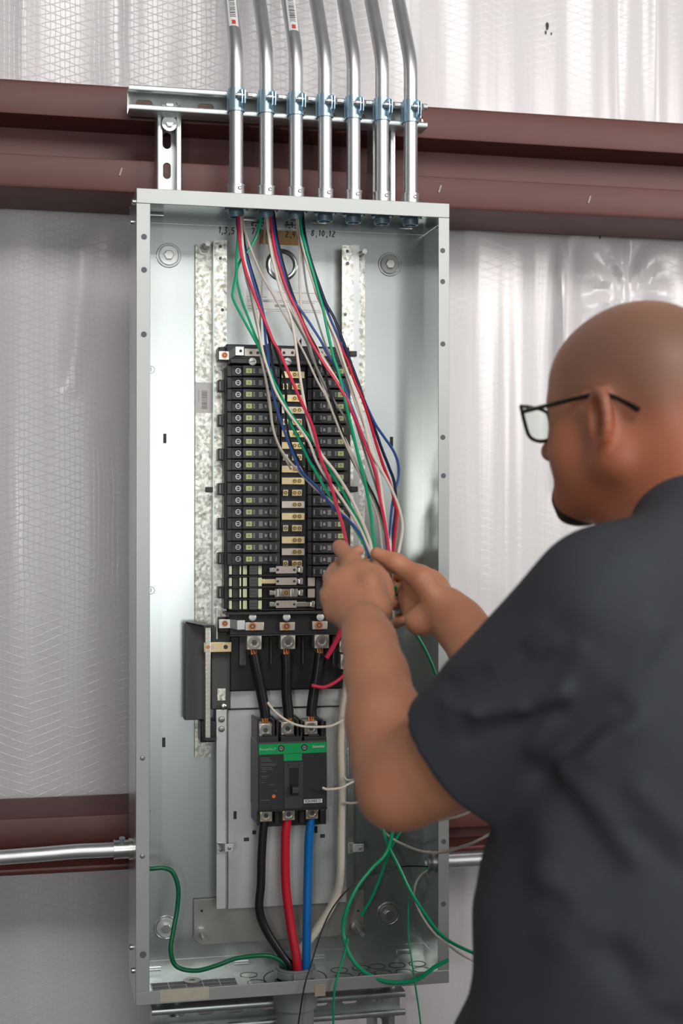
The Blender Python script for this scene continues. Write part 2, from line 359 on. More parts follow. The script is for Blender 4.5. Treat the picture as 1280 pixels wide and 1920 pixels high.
# ------------------------------------------------------------------ enclosure
PW, PD, PH, ZT = .5066, .1462, 1.27, 2.0; ZB = ZT-PH; T = .0016; LIP = .0215
enc = thing('panel_enclosure', (0, PD, ZB), 'tall open galvanised electrical panel box mounted on struts', 'electrical panel')
part(MB().box((0, PD-T, ZB), (PW, PD, ZT)), 'back_panel', GALV, enc)
for x0, x1 in ((0, T), (PW-T, PW)): part(MB().box((x0, 0.0005, ZB+.001), (x1, PD-T, ZT-.001)), 'side_panel', GALV, enc)
part(MB().box((T, 0.0005, ZT-T), (PW-T, PD-T, ZT)), 'top_panel', GALV, enc)
part(MB().box((T, 0.0005, ZB), (PW-T, PD-T, ZB+T)), 'bottom_panel', GALV, enc)
LT, LB = .0235, .021
for x0, x1 in ((0, LIP), (PW-LIP+.003, PW)): part(MB().box((x0, -.0012, ZB+LB), (x1, .0005, ZT-LT)), 'front_flange', GALVF, enc, bevel=.0006)
part(MB().box((0, -.0018, ZT-LT), (PW, .0004, ZT)), 'front_flange', GALVF, enc, bevel=.0008)
part(MB().box((0, -.0018, ZB), (PW, .0004, ZB+LB)), 'front_flange', GALVF, enc, bevel=.0008)
# welded inner flanges along the top and bottom of the back panel, with knockout slots
part(MB().box((T, PD-T-.0012, ZT-.0235), (PW-T, PD-T, ZT-T)), 'back_flange', GALV, enc)
part(MB().box((T, PD-T-.0012, ZB+T), (PW-T, PD-T, ZB+.0225)), 'back_flange', GALV, enc)
part(MB().box((PW-T-.0012, .03, ZB+T), (PW-T, PD-T-.0012, ZB+.0225)), 'side_tab', GALV, enc)
part(MB().box((PW-T-.0012, .03, ZT-.0235), (PW-T, PD-T-.0012, ZT-T)), 'side_tab', GALV, enc)
for px, py in ((293, 402), (598, 417), (465, 411), (760, 427), (288, 1816), (452, 1804), (596, 1794), (757, 1784)):
    p = U(px, py, PD-T-.0012); mb = MB(); 
    mb.tube([p+Vector((-.012, 0, 0)), p+Vector((.012, 0, 0))], .0045, sub=1); mb.v = [(v[0], p.y+(v[1]-p.y)*.35, v[2]) for v in mb.v]; part(mb, 'embossed_slot', GALV, enc)
# flange holes
for px, py in ((270, 444), (270, 506), (269.6, 627)):
    p = U(px, py, -.0012); part(MB().cyl(p, p+Vector((0, -.0003, 0)), .0046, n=20), 'flange_hole', HOLEG, enc)
for px, py in ((829.6, 470), (829.6, 528), (830, 645), (830, 820), (831, 892), (831, 1430), (831.5, 1578), (831, 1695)):
    p = U(px, py, -.0012); part(MB().cyl(p, p+Vector((0, -.0003, 0)), .0042, n=20), 'flange_hole', HOLEG, enc)
for px, py in ((267, 1421), (267, 1605)):
    p = U(px, py, -.0012); part(screw_mb(p, .0038, .002), 'flange_screw', DARKST, enc)
p = U(268, 1790, -.0012); part(MB().cyl(p, p+Vector((0, -.0003, 0)), .0055, n=9), 'grime_spot', mat('grime', (.12, .12, .11), .7), enc)
for z, y in ((1.985, .03), (1.962, .075), (.80, .07), (.775, .03)):
    c = Vector((0, y, z)); mb = MB(); mb.cyl(c, c+Vector((-.0035, 0, 0)), .0045, n=14); mb.dome(c+Vector((-.0035, 0, 0)), (-1, 0, 0), .0045, .002); part(mb, 'side_screw', NICKEL, enc)
# embossed numbers and slots on the back panel
yb_ = PD-T
for px, py in ((283, 693), (283, 1107), (282, 1522)):
    p = U(px, py, yb_); o = part(MB().ring(p+Vector((0, -.0006, 0)), (0, 1, 0), .0064, .0054, .0006), 'embossed_ring', GALVF, enc); text('1', .010, p+Vector((0, -.0004, 0)), GREYP, enc, 'embossed_number', .0003)
for px, py in ((309, 822), (307, 1392), (734, 828)):
    part(pbox(px-3, py-9, px+3, py+9, yb_-.0012, yb_), 'lance_slot', HOLE, enc, bevel=.0008)
# big mounting bolts
for (px, py), bright in (((316, 479), 1), ((730, 496), 0), ((311, 1739), 1), ((728, 1713), 0)):
    p = U(px, py, yb_); mb = MB(); mb.ring(p, (0, -1, 0), .0205, .017, .0022, n=36); w_ = part(mb, 'embossed_dish', GALV, enc, bevel=.0008)
    mb = MB().cyl(p, p+Vector((0, -.0028, 0)), .0158, n=36); wa = part(mb, 'washer', PLATE if bright else DARKST, enc, bevel=.0006)
    subpart(hexprism(p+Vector((0, -.0028, 0)), (0, -1, 0), .0085, .006), 'bolt_head', NICKEL, wa, bevel=.0008)
# centre knockout ring
p = U(528, 497, yb_); mb = MB(); mb.tube([p+Vector((math.cos(k*math.pi/18)*.0235, 0, math.sin(k*math.pi/18)*.0235)) for k in range(37)], .0042, n=10, sub=1); part(mb, 'centre_knockout', mat('shaded_ring', (.36, .38, .38), .25, 1), enc); part(MB().cyl(p, p+Vector((0, -.001, 0)), .019, n=40), 'knockout_disc', GALV, enc)  # ring metal darkened to stand in for the dark reflection on the embossing
# tape, label, handwriting
tp = part(pbox(486, 432, 562, 459, yb_-.0003, yb_), 'brown_tape', TAPE, enc)
lb = part(pbox(462, 545, 606, 586, yb_-.0003, yb_), 'spec_label', PAPER, enc)
mb = MB()
for k, (y, x0, x1) in enumerate(((549, 520, 604), (556, 464, 500), (563, 464, 600), (566, 464, 590), (573, 464, 490), (580, 464, 600), (584, 500, 600))): pbox(x0, y, x1, y+.9, yb_-.0005, yb_-.0002, mb)
pbox(515, 571, 536, 576, yb_-.0005, yb_-.0002, mb); subpart(mb, 'label_print', GREYP, lb)
p = U(500, 565, yb_-.0004); text('NEMA 1', .004, p, INK, enc, 'label_lettering')
DG = {'1': [[(.4, 0), (.45, 1), (.2, .75)]], '2': [[(.1, .8), (.4, 1), (.7, .75), (.1, .0), (.8, .05)]], '3': [[(.1, .95), (.7, .95), (.35, .6), (.7, .3), (.3, -.05), (.0, .1)]],
      '4': [[(.3, 1), (.1, .45), (.8, .5)], [(.7, 1), (.6, 0)]], '5': [[(.8, 1), (.25, .95), (.2, .55), (.65, .5), (.6, .05), (.05, 0)]], '6': [[(.6, 1), (.15, .4), (.35, 0), (.7, .3), (.2, .45)]],
      '7': [[(.0, .95), (.75, 1), (.3, 0)]], '8': [[(.7, .85), (.35, 1), (.2, .7), (.65, .3), (.35, 0), (.1, .3), (.7, .85)]], '9': [[(.65, .8), (.3, 1), (.1, .7), (.6, .65), (.5, 0)]],
      '0': [[(.4, 1), (.1, .5), (.35, 0), (.7, .4), (.4, 1)]], ',': [[(.2, .1), (.1, -.25)]], '-': [[(-.1, .5), (3.4, .62)]], '.': [[(.2, .05), (.25, .0)]]}
def scribble(s, px, py, h, adv, plane=yb_, strike=False):
    o = U(px, py, plane-.0004); mb = MB(); x = 0
    for ch in s:
        for st in DG[ch]:
            mb.tube([o+Vector((x+(a+.12*b)*h*.6, 0, b*h)) for a, b in st], .0008, n=6, sub=4)
        x += h*adv*(.45 if ch in ',.' else 1)*(.7 if ch == '1' else 1)
    if strike: mb.tube([o+Vector((-.002, 0, h*.35)), o+Vector((x+.001, 0, h*.7))], .0005, n=6, sub=1); mb.tube([o+Vector((-.001, 0, h*.6)), o+Vector((x+.001, 0, h*.45))], .0005, n=6, sub=1)
    mb.v = [(v[0], plane-.0004+(v[1]-(plane-.0004))*.3, v[2]) for v in mb.v]
    return part(mb, 'marker_writing', INK, enc)
scribble('1,3,5', 409, 437, .0105, .8); scribble('2,4,6', 471, 422, .009, .8, strike=True, plane=yb_-.0012); scribble('7,9,11', 471, 439, .0095, .85)
scribble('7,9,11', 534, 426, .0085, .8, strike=True, plane=yb_-.0012); scribble('2,4,6', 535, 444, .0095, .85, plane=yb_-.0003); scribble('8,10,12', 583, 442, .0105, .8)
# bottom knockouts
kb = [(x, y) for x in (650-14, 676, 712, 748, 784) for y in (.055, .025)]
for px, py in ((636, 1819), (676, 1815), (707, 1812), (744, 1810), (782, 1807), (645, 1830), (688, 1828), (718, 1824), (757, 1822), (790, 1818), (466, 1828), (480, 1842)):
    d = FW+RT*(px-640)/FPX+UP*(960-py)/FPX; tt = (ZB+T-C[2])/d[2]; q = Vector(C+d*tt)
    if not (.01 < q.y < .135): q.y = min(max(q.y, .012), .12)
    part(MB().ring((q.x, q.y, ZB+T), (0, 0, 1), .0145, .0133, .0004, n=32), 'knockout_ring', HOLE, enc)
q = Vector((U(553, 1825, .073).x, .073, ZB+T)); part(MB().ring(q, (0, 0, 1), .052, .0505, .0004, n=48), 'knockout_ring', HOLE, enc)
# directory label on the bottom, loose washer on it
def UZ(px, py, z): d = FW+RT*(px-640)/FPX+UP*(960-py)/FPX; return Vector(C+d*(z-C[2])/d[2])
a = UZ(282, 1848, ZB+T); b = UZ(468, 1822, ZB+T)
chart = part(MB().box((a.x, .012, ZB+T), (b.x-.006, .095, ZB+T+.0003)), 'sticker', PAPER, enc)
mb = MB(); wid = b.x-.03-a.x
for r in range(5):
    for c in range(5):
        mb.box((a.x+.002+c*wid/5, .014+r*.0160, ZB+T+.0003), (a.x+.002+(c+.96)*wid/5, .014+r*.0160+.0145, ZB+T+.0005))
subpart(mb, 'printed_table', mat('table_print', (.15, .15, .16), .6), chart)
ws = UZ(360, 1838, ZB+T+.0022); wsh = thing('loose_washer', (ws.x, ws.y, ZB+T+.0005), 'loose steel washer lying on the printed sticker in the panel bottom', 'washer')
part(MB().ring((ws.x, ws.y, ZB+T+.0006), (0, 0, 1), .0145, .005, .0022, n=32), 'ring', DARKST, wsh)
# masking tape on the bottom flange
part(pbox(300, 1853, 392, 1876, -.0024, -.0018), 'masking_tape', mat('masking_tape', (.50, .47, .36), .6, nscale=60, namt=.15), enc)
part(pbox(590, 1846, 610, 1868, -.0024, -.0018), 'masking_tape', mat('masking_tape_stained', (.40, .33, .24), .6), enc)

# ------------------------------------------------------------------ conduits
ords = ['leftmost', 'second from left', 'third from left', 'middle', 'third from right', 'second from right', 'rightmost']
cx_box = [444, 500, 557, 611, 664, 719, 772]; cx_str = [441, 498, 552, 607, 661, 713, 767]; cx_top = [437, 490, 543, 597, 647, 700, 753]
CR = .0117
for i in range(7):
    xb = U(cx_box[i], 375, .09).x; xs_ = U(cx_str[i], 190, .092).x
    xb = xs_ = (xb+xs_)/2
    pts = [(xb, .091, 1.994), (xb, .091, 2.05), (xs_, .091, 2.14), (xs_, .091, 2.20), (xs_, .091, 2.235), (xs_, .096, 2.262), (xs_-.001, .108, 2.29), (xs_-.002, .126, 2.325), (xs_-.003, .145, 2.36), (xs_-.004, .165, 2.40), (xs_-.005, .19, 2.45), (xs_-.007, .23, 2.53), (xs_-.009, .26, 2.6), (xs_-.01, .285, 2.75), (xs_-.01, .285, 3.4)]
    t0 = thing('steel_conduit', (xb, .091, 1.99), '%s bright steel conduit rising from the top of the panel' % ords[i], 'conduit', 'conduits above the panel')
    part(MB().tube(pts, CR, n=24, sub=5), 'pipe', PIPE, t0)
    mb = MB(); mb.ring((xb, .091, 2.0), (0, 0, 1), .0152, .0117, .004, n=28); mb.ring((xb, .091, 2.004), (0, 0, 1), .0138, .0117, .029, n=28); mb.ring((xb, .091, 2.031), (0, 0, 1), .0145, .0117, .003, n=28); part(mb, 'connector', PIPE, t0)
    part(screw_mb((xb+.004, .0785, 2.0265), .0030, .003), 'set_screw', NICKEL, t0)
    mb = MB()
    for k in range(3): mb.ring((xb, .091, 1.9984-.0075-.0028*(k+1)), (0, 0, 1), .0134, .0105, .0018, n=26)
    mb.ring((xb, .091, 1.9984-.018), (0, 0, 1), .0124, .0105, .0180, n=26); part(mb, 'threaded_nipple', ZINC, t0)
    mb = MB(); mb.ring((xb, .091, 1.9984-.006), (0, 0, 1), .0165, .0124, .005, n=26)
    for k in range(8):
        q = k*math.pi/4; mb.box((xb+math.cos(q)*.0175-.002, .091+math.sin(q)*.0175-.002, 1.9984-.006), (xb+math.cos(q)*.0175+.002, .091+math.sin(q)*.0175+.002, 1.9984-.002))
    part(mb, 'locknut', ZINC, t0)
    if i in (0, 2):     # paper label wrapped round the pipe
        base = Vector((xs_-.0015-.001*(i == 0), .13, 2.34)); ax = Vector((0, .018, .035)).normalized(); 
        def wrap(a0, a1, h0, h1, rr, mb):
            n = 8; vs = []
            for h in (h0, h1):
                for r_ in (rr, rr+.0003):
                    for k in range(n+1):
                        q = a0+(a1-a0)*k/n; side = Vector((1, 0, 0)); fr = ax.cross(side).normalized(); 
                        if fr.y > 0: fr = -fr
                        c0 = Vector((base.x, 0, 2.293+h)); # interpolate the axis of the bend
                        zz = c0.z; yy = np.interp(zz, [p[2] for p in pts], [p[1] for p in pts]); c0.y = yy
                        vs.append(c0+side*math.sin(q)*r_+fr*math.cos(q)*r_)
            m_ = n+1; fs = []
            for k in range(n): fs += [(m_+k, m_+k+1, 3*m_+k+1, 3*m_+k)]
            mb.add(vs, fs); return mb
        st = part(wrap(-.7, .7, 0.0+.0, .075, CR+.0006, MB()), 'paper_label', WHITEP, t0)
        mb = MB()
        for k in range(14): wrap(-.4, .35, .018+k*.0035, .018+k*.0035+random.uniform(.0008, .002), CR+.0009, mb)
        subpart(mb, 'barcode', INK, st)
        subpart(wrap(-.25, .25, .003, .011, CR+.0009, MB()), 'red_mark', mat('red_print', (.55, .06, .05), .5), st)
    # strap
    s0 = thing('conduit_strap', (xs_, .091, zst), '%s blue-zinc strut clamp round its conduit on the strut' % ords[i], 'clamp', 'conduit clamps on the strut')
    n = 20; mb = MB(); vs = []; hh = .0185
    for rr in (CR+.0003, CR+.0022):
        for z in (-hh, hh):
            for k in range(n+1):
                q = math.radians(200)-math.radians(290)*k/n; q = math.radians(225)-math.radians(270)*k/n
                # wraps round the front, open toward the strut
                vs.append((xs_-rr*math.cos(q-math.radians(0)), .091-rr*math.sin(q-math.radians(0)), zst+z*(1 if k < n*.75 else 1)))
    m_ = n+1; fs = []
    for k in range(n): fs += [(k, k+1, m_+k+1, m_+k), (2*m_+k, 2*m_+k+1, 3*m_+k+1, 3*m_+k), (k, k+1, 2*m_+k+1, 2*m_+k), (m_+k, m_+k+1, 3*m_+k+1, 3*m_+k)]
    mb.add(vs, fs); part(mb, 'band', ZINC, s0)
    mb = MB()
    for xo in (.0055, .0100):
        poly = [(xs_+xo, .080, zst-.015), (xs_+xo, .066, zst-.010), (xs_+xo, .064, zst), (xs_+xo, .066, zst+.012), (xs_+xo, .080, zst+.017)]
        mb.extrude(poly, (0, 0, 0), (.0018, 0, 0))
    part(mb, 'ear', ZINC, s0)
    mb = MB().cyl((xs_-.004, .0715, zst+.004), (xs_+.024, .0715, zst+.004), .0024, n=12); hexprism((xs_+.012, .0715, zst+.004), (1, 0, 0), .0052, .0042, mb); mb.cyl((xs_-.001, .0715, zst+.004), (xs_+.0055, .0715, zst+.004), .005, n=16)
    part(mb, 'bolt', PIPE, s0)
    mb = MB().box((xs_-.0135, .099, zst-.0185), (xs_-.0115, .1045, zst+.0185)); mb.box((xs_+.0115, .099, zst-.0185), (xs_+.0135, .1045, zst+.0185)); part(mb, 'foot', ZINC, s0)
# side conduits
zc = U(240, 1590, .09).z; yc = .083
t0 = thing('steel_conduit', (-.01, yc, zc), 'horizontal steel conduit entering the left side of the panel', 'conduit')
part(MB().tube([(-.0045, yc, zc), (-.05, yc, zc), (-.09, yc+.001, zc), (-.16, yc+.004, zc-.003), (-.3, yc+.008, zc-.006), (-.9, yc+.012, zc-.010)], .0117, n=24), 'pipe', PIPE, t0)
mb = MB().ring((0, yc, zc), (-1, 0, 0), .0168, .0117, .005, n=28); mb.ring((-.005, yc, zc), (-1, 0, 0), .0148, .0117, .022, n=28); mb.ring((-.0265, yc, zc), (-1, 0, 0), .0155, .0117, .0025, n=28); part(mb, 'connector', NICKEL, t0)
mb = MB().cyl((-.016, yc-.006, zc+.012), (-.016, yc-.008, zc+.0195), .0032, n=12); mb.cyl((-.016, yc-.008, zc+.0185), (-.016, yc-.0085, zc+.0205), .005, n=12); part(mb, 'set_screw', ZINC, t0)
zc2 = U(860, 1612, .09).z
t0 = thing('steel_conduit', (PW, yc, zc2), 'short horizontal steel conduit leaving the right side of the panel', 'conduit')
part(MB().tube([(PW-.012, yc, zc2), (PW+.02, yc, zc2), (PW+.9, yc, zc2)], .0117, n=24, sub=1), 'pipe', PIPE, t0)
mb = MB().ring((PW, yc, zc2), (1, 0, 0), .0165, .0117, .020, n=28); mb.ring((PW-T-.012, yc, zc2), (1, 0, 0), .0135, .0105, .012, n=28); part(mb, 'connector', PIPE, t0)
mb = MB().ring((PW-T-.010, yc, zc2), (1, 0, 0), .0175, .0125, .005, n=28)
for k in range(8):
    q = k*math.pi/4; mb.box((PW-T-.010, yc+math.cos(q)*.018-.002, zc2+math.sin(q)*.018-.002), (PW-T-.006, yc+math.cos(q)*.018+.002, zc2+math.sin(q)*.018+.002))
part(mb, 'locknut', DARKST, t0)
# grey pvc nipple at the bottom
xp = U(553, 1825, .073).x; t0 = thing('pvc_pipe', (xp, .073, .3), 'thick grey plastic pipe entering the panel bottom', 'pipe')
mb = MB().ring((xp, .073, ZB+T+.002), (0, 0, 1), .030, .025, .004, n=40); mb.ring((xp, .073, ZB+T+.005), (0, 0, 1), .0345, .026, .012, n=40)
mb.ring((xp, .073, ZB+T+.017), (0, 0, 1), .0335, .027, .003, n=40)
for k in range(6):
    q = k*math.pi/3+.3; mb.box((xp+math.cos(q)*.0345-.002, .073+math.sin(q)*.0345-.002, ZB+T+.004), (xp+math.cos(q)*.0345+.002, .073+math.sin(q)*.0345+.002, ZB+T+.018))
part(mb, 'bushing', PVC, t0, bevel=.001)
part(MB().ring((xp, .073, 0.001), (0, 0, 1), .031, .027, ZB-.001+T, n=40), 'pipe', PVC, t0); part(MB().ring((xp, .073, ZB-.045), (0, 0, 1), .0365, .0312, .043, n=40), 'coupling', PVC, t0, bevel=.001)

# ------------------------------------------------------------------ mounting rails inside
def rail(label, xo0, xo1, xi0, xi1, yo, yi, z0o, z1o, z0i, z1i, holes, mirror=False):
    t0 = thing('mounting_rail', ((xo0+xo1)/2, yo, z0o), label, 'rail')
    part(MB().box((xo0, yo, z0o), (xo1, yo+.0018, z1o)), 'foot_flange', SPANGLE, t0)
    part(MB().box((xi0, yi, z0i), (xi1, yi+.0018, z1i)), 'raised_flange', SPANGLE, t0)
    xe, xw = (xo1, xi0) if not mirror else (xo0, xi1)
    a_, b_ = sorted((xe, xw)); part(MB().box((a_, yi+.001, max(z0i, z0o)), (b_+.0012, yo+.001, min(z1i, z1o)+.003)), 'riser_web', STRUT, t0)
    for px, py in holes:
        p = U(px, py, yi); part(MB().cyl(p, p+Vector((0, -.0003, 0)), .0028, n=14), 'rail_hole', HOLEG, t0)
    return t0
yo, yi = .136, .112
r1 = rail('left spangled galvanised rail beside the breakers, bar code sticker on it', U(366, 800, yo).x, U(396, 800, yo).x, U(401.5, 800, yi).x, U(425, 800, yi).x, yo, yi,
          U(380, 1420, yo).z, U(380, 458, yo).z, U(412, 1192, yi).z, U(412, 450, yi).z, ((413, 462), (413, 484.5), (417, 581)))
r2 = rail('right spangled galvanised rail behind the wire bundle', U(666, 800, yo).x, U(684, 800, yo).x, U(641, 600, yi).x, U(662.5, 600, yi).x, yo, yi,
          U(675, 1330, yo).z, U(675, 468, yo).z, U(650, 1330, yi).z, U(650, 460, yi).z, ((651, 471), (651, 494), (647, 590)), mirror=True)
st = part(pbox(366.5, 717, 398, 774, yo-.0005, yo), 'paper_sticker', mat('sticker_pink', (.66, .63, .62), .5), r1)
mb = MB()
for k in range(13): pbox(378, 733+k*2.7, 388.5, 733+k*2.7+random.uniform(.8, 1.9), yo-.0008, yo-.0004, mb)
subpart(mb, 'bar_code', mat('bar_print', (.14, .14, .14), .6), st)
mb = MB()
for k in range(9): pbox(371.5, 732+k*2.4, 373, 733.4+k*2.4, yo-.0008, yo-.0004, mb)
subpart(mb, 'fine_print', GREYP, st)
for px, py, L_ in ((383, 466, 1), (672, 480, 1), (377, 1748, -1), (668, 1738, -1)):
    p = U(px, py, .1346); s0 = thing('mounting_stud', p, {383: 'threaded stud with nut at the top of the left rail', 672: 'threaded stud with nut at the top of the right rail', 377: 'threaded stud with nut at the left end of the bottom bracket', 668: 'threaded stud with nut at the right end of the bottom bracket'}[px], 'stud')
    part(MB().cyl(p, p+Vector((0, -.045, 0)), .0042, n=16), 'threaded_rod', DARKST, s0)
    mb = MB().cyl(p, p+Vector((0, -.002, 0)), .0105, n=24); part(mb, 'washer', NICKEL, s0); part(hexprism(p+Vector((0, -.002, 0)), (0, -1, 0), .0085, .006), 'nut', DARKST, s0)

# ------------------------------------------------------------------ panelboard interior
PI0 = U(540, 1195, .1); it = thing('panelboard_interior', (PI0.x, .125, PI0.z), 'black plastic panelboard interior with bus bars holding the breakers', 'panelboard')
part(pbox(430, 672, 652, 1186, .098, .122), 'base', BLACK, it, bevel=.002)
mb = pbox(424, 648, 655, 678, .072, .118); pbox(409, 651, 445, 676, .085, .118, mb); part(mb, 'top_bracket', BLACK, it, bevel=.0015)
part(pbox(431, 674, 655, 684, .060, .098), 'top_ridge', BLACK2, it, bevel=.0015)
for px in (511, 565): 
    a = U(px, 650, .07); mb = MB().extrude([(a.x-.012, .07, a.z), (a.x, .07, a.z), (a.x, .07, a.z+.014)], (0, 0, 0), (0, .003, 0)); part(mb, 'gusset', BLACK, it)
part(pbox(509, 650, 512, 676, .066, .072), 'divider_rib', BLACK2, it); part(pbox(563, 650, 566, 676, .066, .072), 'divider_rib', BLACK2, it)
for x0, x1 in ((458, 487), (527, 553), (597, 621)):
    o = part(pbox(x0, 653.5, x1, 668, .070, .0715), 'bus_end', TIN, it, bevel=.0005)
    for q in ((x0+3, x1-5) if x1-x0 < 28 else (x0+12, x0+25)):
        p = U(q+2 if q == x0+3 else q, 661.5, .070); subpart(MB().cyl(p, p+Vector((0, -.0003, 0)), .0026, n=14), 'tapped_hole', DKGREY, o)
for px, py in ((473, 678), (539, 678), (604, 678)):
    p = U(px, py, .0585); mb = screw_mb(p, .0064, .0018, n=26); o = part(mb, 'slotted_screw', SCREWF, it); q = MB().box(p+Vector((-.005, -.0022, -.0006)), p+Vector((.005, -.0012, .0006))); q.xf(Matrix.Translation(p) @ Matrix.Rotation(random.uniform(-.6, .6), 4, 'Y') @ Matrix.Translation(-p)); subpart(q, 'screw_slot', DKGREY, o)
def gold(px, py, y, r=.0034, m=GOLD):
    p = U(px, py, y); mb = MB().ring(p, (0, -1, 0), r*1.25, r*.85, .0012, n=16, m=m); mb.cyl(p, p+Vector((0, -.0006, 0)), r*.8, n=14, m=DKGREY); mb.cyl(p, p+Vector((0, -.0012, 0)), r*.42, n=8, m=m); return mb
# S-shaped straps top-left and bottom-left
def sstrap(x0, y0, x1, y1, x2, y2, x3, y3, ya, yb2, m=NICKEL):
    a = U(x0, y0, ya); b = U(x1, y1, ya); c = U(x2, y2, yb2); d = U(x3, y3, yb2); t = .0016
    mb = MB().box((a.x, ya, b.z), (b.x, ya+t, a.z)); mb.box((c.x, yb2, d.z), (d.x, yb2+t, c.z))
    vs = [(b.x-.001, ya, a.z), (b.x-.001, ya, b.z), (c.x+.001, yb2, c.z), (c.x+.001, yb2, d.z), (b.x-.001, ya+t, a.z), (b.x-.001, ya+t, b.z), (c.x+.001, yb2+t, c.z), (c.x+.001, yb2+t, d.z)]
    mb.add(vs, [(0, 2, 3, 1), (4, 5, 7, 6), (0, 4, 6, 2), (1, 3, 7, 5), (0, 1, 5, 4), (2, 6, 7, 3)]); return mb
o = part(sstrap(410, 658, 430, 675, 441, 649.5, 457.5, 667, .069, .058), 'bonding_strap', PLATE, it, bevel=.0006)
p = U(421, 666, .069); subpart(gold(421, 666, .069, .0042, ORANGE), 'copper_screw', None, o); p = U(451, 658, .058); subpart(MB().cyl(p, p+Vector((0, -.0003, 0)), .0024, n=14), 'strap_hole', HOLE, o)
o = part(sstrap(410, 1161, 432, 1178, 444, 1163, 459, 1181, .070, .062), 'bonding_strap', PLATE, it, bevel=.0006)
subpart(gold(421.5, 1169, .070, .0042, ORANGE), 'copper_screw', None, o)
# left clips
for py in (723, 788, 852, 917, 982, 1047, 1111):
    mb = pbox(409, py-11, 421, py+11, .090, .120); pbox(421, py-9, 431, py+9, .095, .118, mb); o = part(mb, 'clip', BLACK, it, bevel=.001)
    subpart(pbox(411.5, py-8, 413.5, py+8, .0895, .091), 'clip_edge', GREYP, o)
part(pbox(420, 690, 430, 1142, .086, .112), 'left_rail_cover', BLACK, it, bevel=.001)
part(pbox(641, 690, 657, 1142, .092, .112), 'right_rail_cover', BLACK, it, bevel=.001)
for px, py in ((392, 918), (662, 663), (664, 917)): part(pbox(px-7, py-5, px+7, py+5, .108, .113), 'stop_pin', BLACK, it, bevel=.001)
# centre bus straps and screws
rows = [694+22.15*k for k in range(17)]
part(pbox(527, 688, 573, 1142, .088, .098), 'bus_trough', BLACK, it)
for k, y in enumerate(rows):
    yy = y+8.5
    if k % 3 == 1:
        for px, m_ in ((535, NICKEL), (552, BRASS), (561, TIN)):
            o = part(pbox(px-5, yy-6, px+5, yy+6, .0765, .083), 'bus_finger', m_, it, bevel=.0005); subpart(gold(px, yy, .0762), 'bus_screw', GOLD, o)
    else:
        o = part(pbox(528, yy-6.5, 571, yy+6.5, .0765, .0785), 'bus_strap', [BRASS, TIN][k % 4 == 3], it, bevel=.0004)
        for px in (552, 561): subpart(gold(px, yy, .0762), 'bus_screw', GOLD, o)
# unused spaces at the bottom of the left column
for py in (1069, 1091, 1112, 1134):
    for x0, x1 in ((429.5, 434.5), (449, 452), (455.5, 463), (484, 490.5)): part(pbox(x0, py-8, x1, py+8, .074, .080), 'pale_guide', CREAM, it)
    part(pbox(467, py-9, 483, py+9, .068, .080), 'blank_filler', DKGREY, it, bevel=.0008)
    mb = pbox(468.5, py-3.4, 481, py-2.6, .0675, .068); pbox(468.5, py+2.6, 481, py+3.4, .0675, .068, mb); part(mb, 'filler_groove', BLACK, it)
    part(pbox(436, py-9, 447, py+9, .079, .084), 'rib_comb', BLACK2, it)
    part(pbox(428, py-11.4, 490, py-9.8, .070, .098), 'partition', BLACK, it)
for k, py in enumerate((1068.5, 1090, 1111.5, 1133)):
    part(pbox(486, py+9.3, 590 if k else 560, py+10.6, .070, .098), 'partition', BLACK2, it)
    if k == 2:
        mb = pbox(515, py-8, 558, py+8, .078, .082); pbox(522, py-8, 527, py+8, .074, .078, mb); pbox(546, py-8, 550, py+8, .074, .078, mb); o = part(mb, 'bus_clamp', NICKEL, it, bevel=.0006); subpart(gold(536, py, .0735, .004), 'bus_screw', GOLD, o)
    else:
        o = part(pbox(517, py-7, 556, py+7, .0765, .079), 'bus_strap', TIN, it, bevel=.0004)
        for px in (520.5, 551.5):
            p = U(px, py, .0765); subpart(MB().cyl(p, p+Vector((0, -.0003, 0)), .0022, n=12), 'strap_hole', HOLE, o)
    x0 = 489 if k == 1 else 505
    mb = pbox(x0, py-4.5, 517, py+4.5, .080, .082); pbox(x0, py-4.5, x0+7, py+4.5, .076, .082, mb); part(mb, 'bus_tab', BRASS if k == 1 else NICKEL, it, bevel=.0005)
    x1 = 590 if k == 3 else 568
    mb = pbox(556, py-4.5, x1, py+4.5, .080, .082); pbox(x1-6, py-6, x1, py+6, .075, .082, mb); part(mb, 'bus_tab', NICKEL, it, bevel=.0005)
for py in (1091, 1112): part(pbox(577, py-8, 590, py+8, .074, .080), 'pale_guide', TIN, it)
part(pbox(609, 1083, 620, 1100, .070, .078), 'pale_guide', WHITEP, it)
part(pbox(592, 1082, 652, 1142, .078, .086), 'blank_cover', BLACK2, it, bevel=.001)
# main lug base
part(pbox(424, 1147, 655, 1152, .056, .098), 'lug_cover_lip', BLACK2, it, bevel=.001)
mb = pbox(430, 1150, 655, 1189, .072, .118); pbox(409, 1158, 440, 1186, .086, .12, mb); part(mb, 'lug_base', BLACK, it, bevel=.0015)
part(pbox(405.5, 1140, 408, 1198, .100, .112), 'earth_edge', PLATE, it)
part(pbox(430, 1189, 655, 1192, .060, .09), 'lug_base_edge', BLACK2, it, bevel=.0008)
part(pbox(432, 1192, 655, 1292, .098, .124), 'insulating_barrier', BLACK, it, bevel=.001)
for px in (508, 568, 625): part(pbox(px-1.5, 1192, px+1.5, 1245, .080, .100), 'barrier_fin', BLACK2, it)
part(pbox(449, 1194, 461, 1247, .083, .100), 'side_fin', DKGREY, it)
for px in (473, 537, 600): p = U(px, 1157, .062); part(screw_mb(p, .0064, .0018, n=26), 'slotted_screw', SCREWF, it)
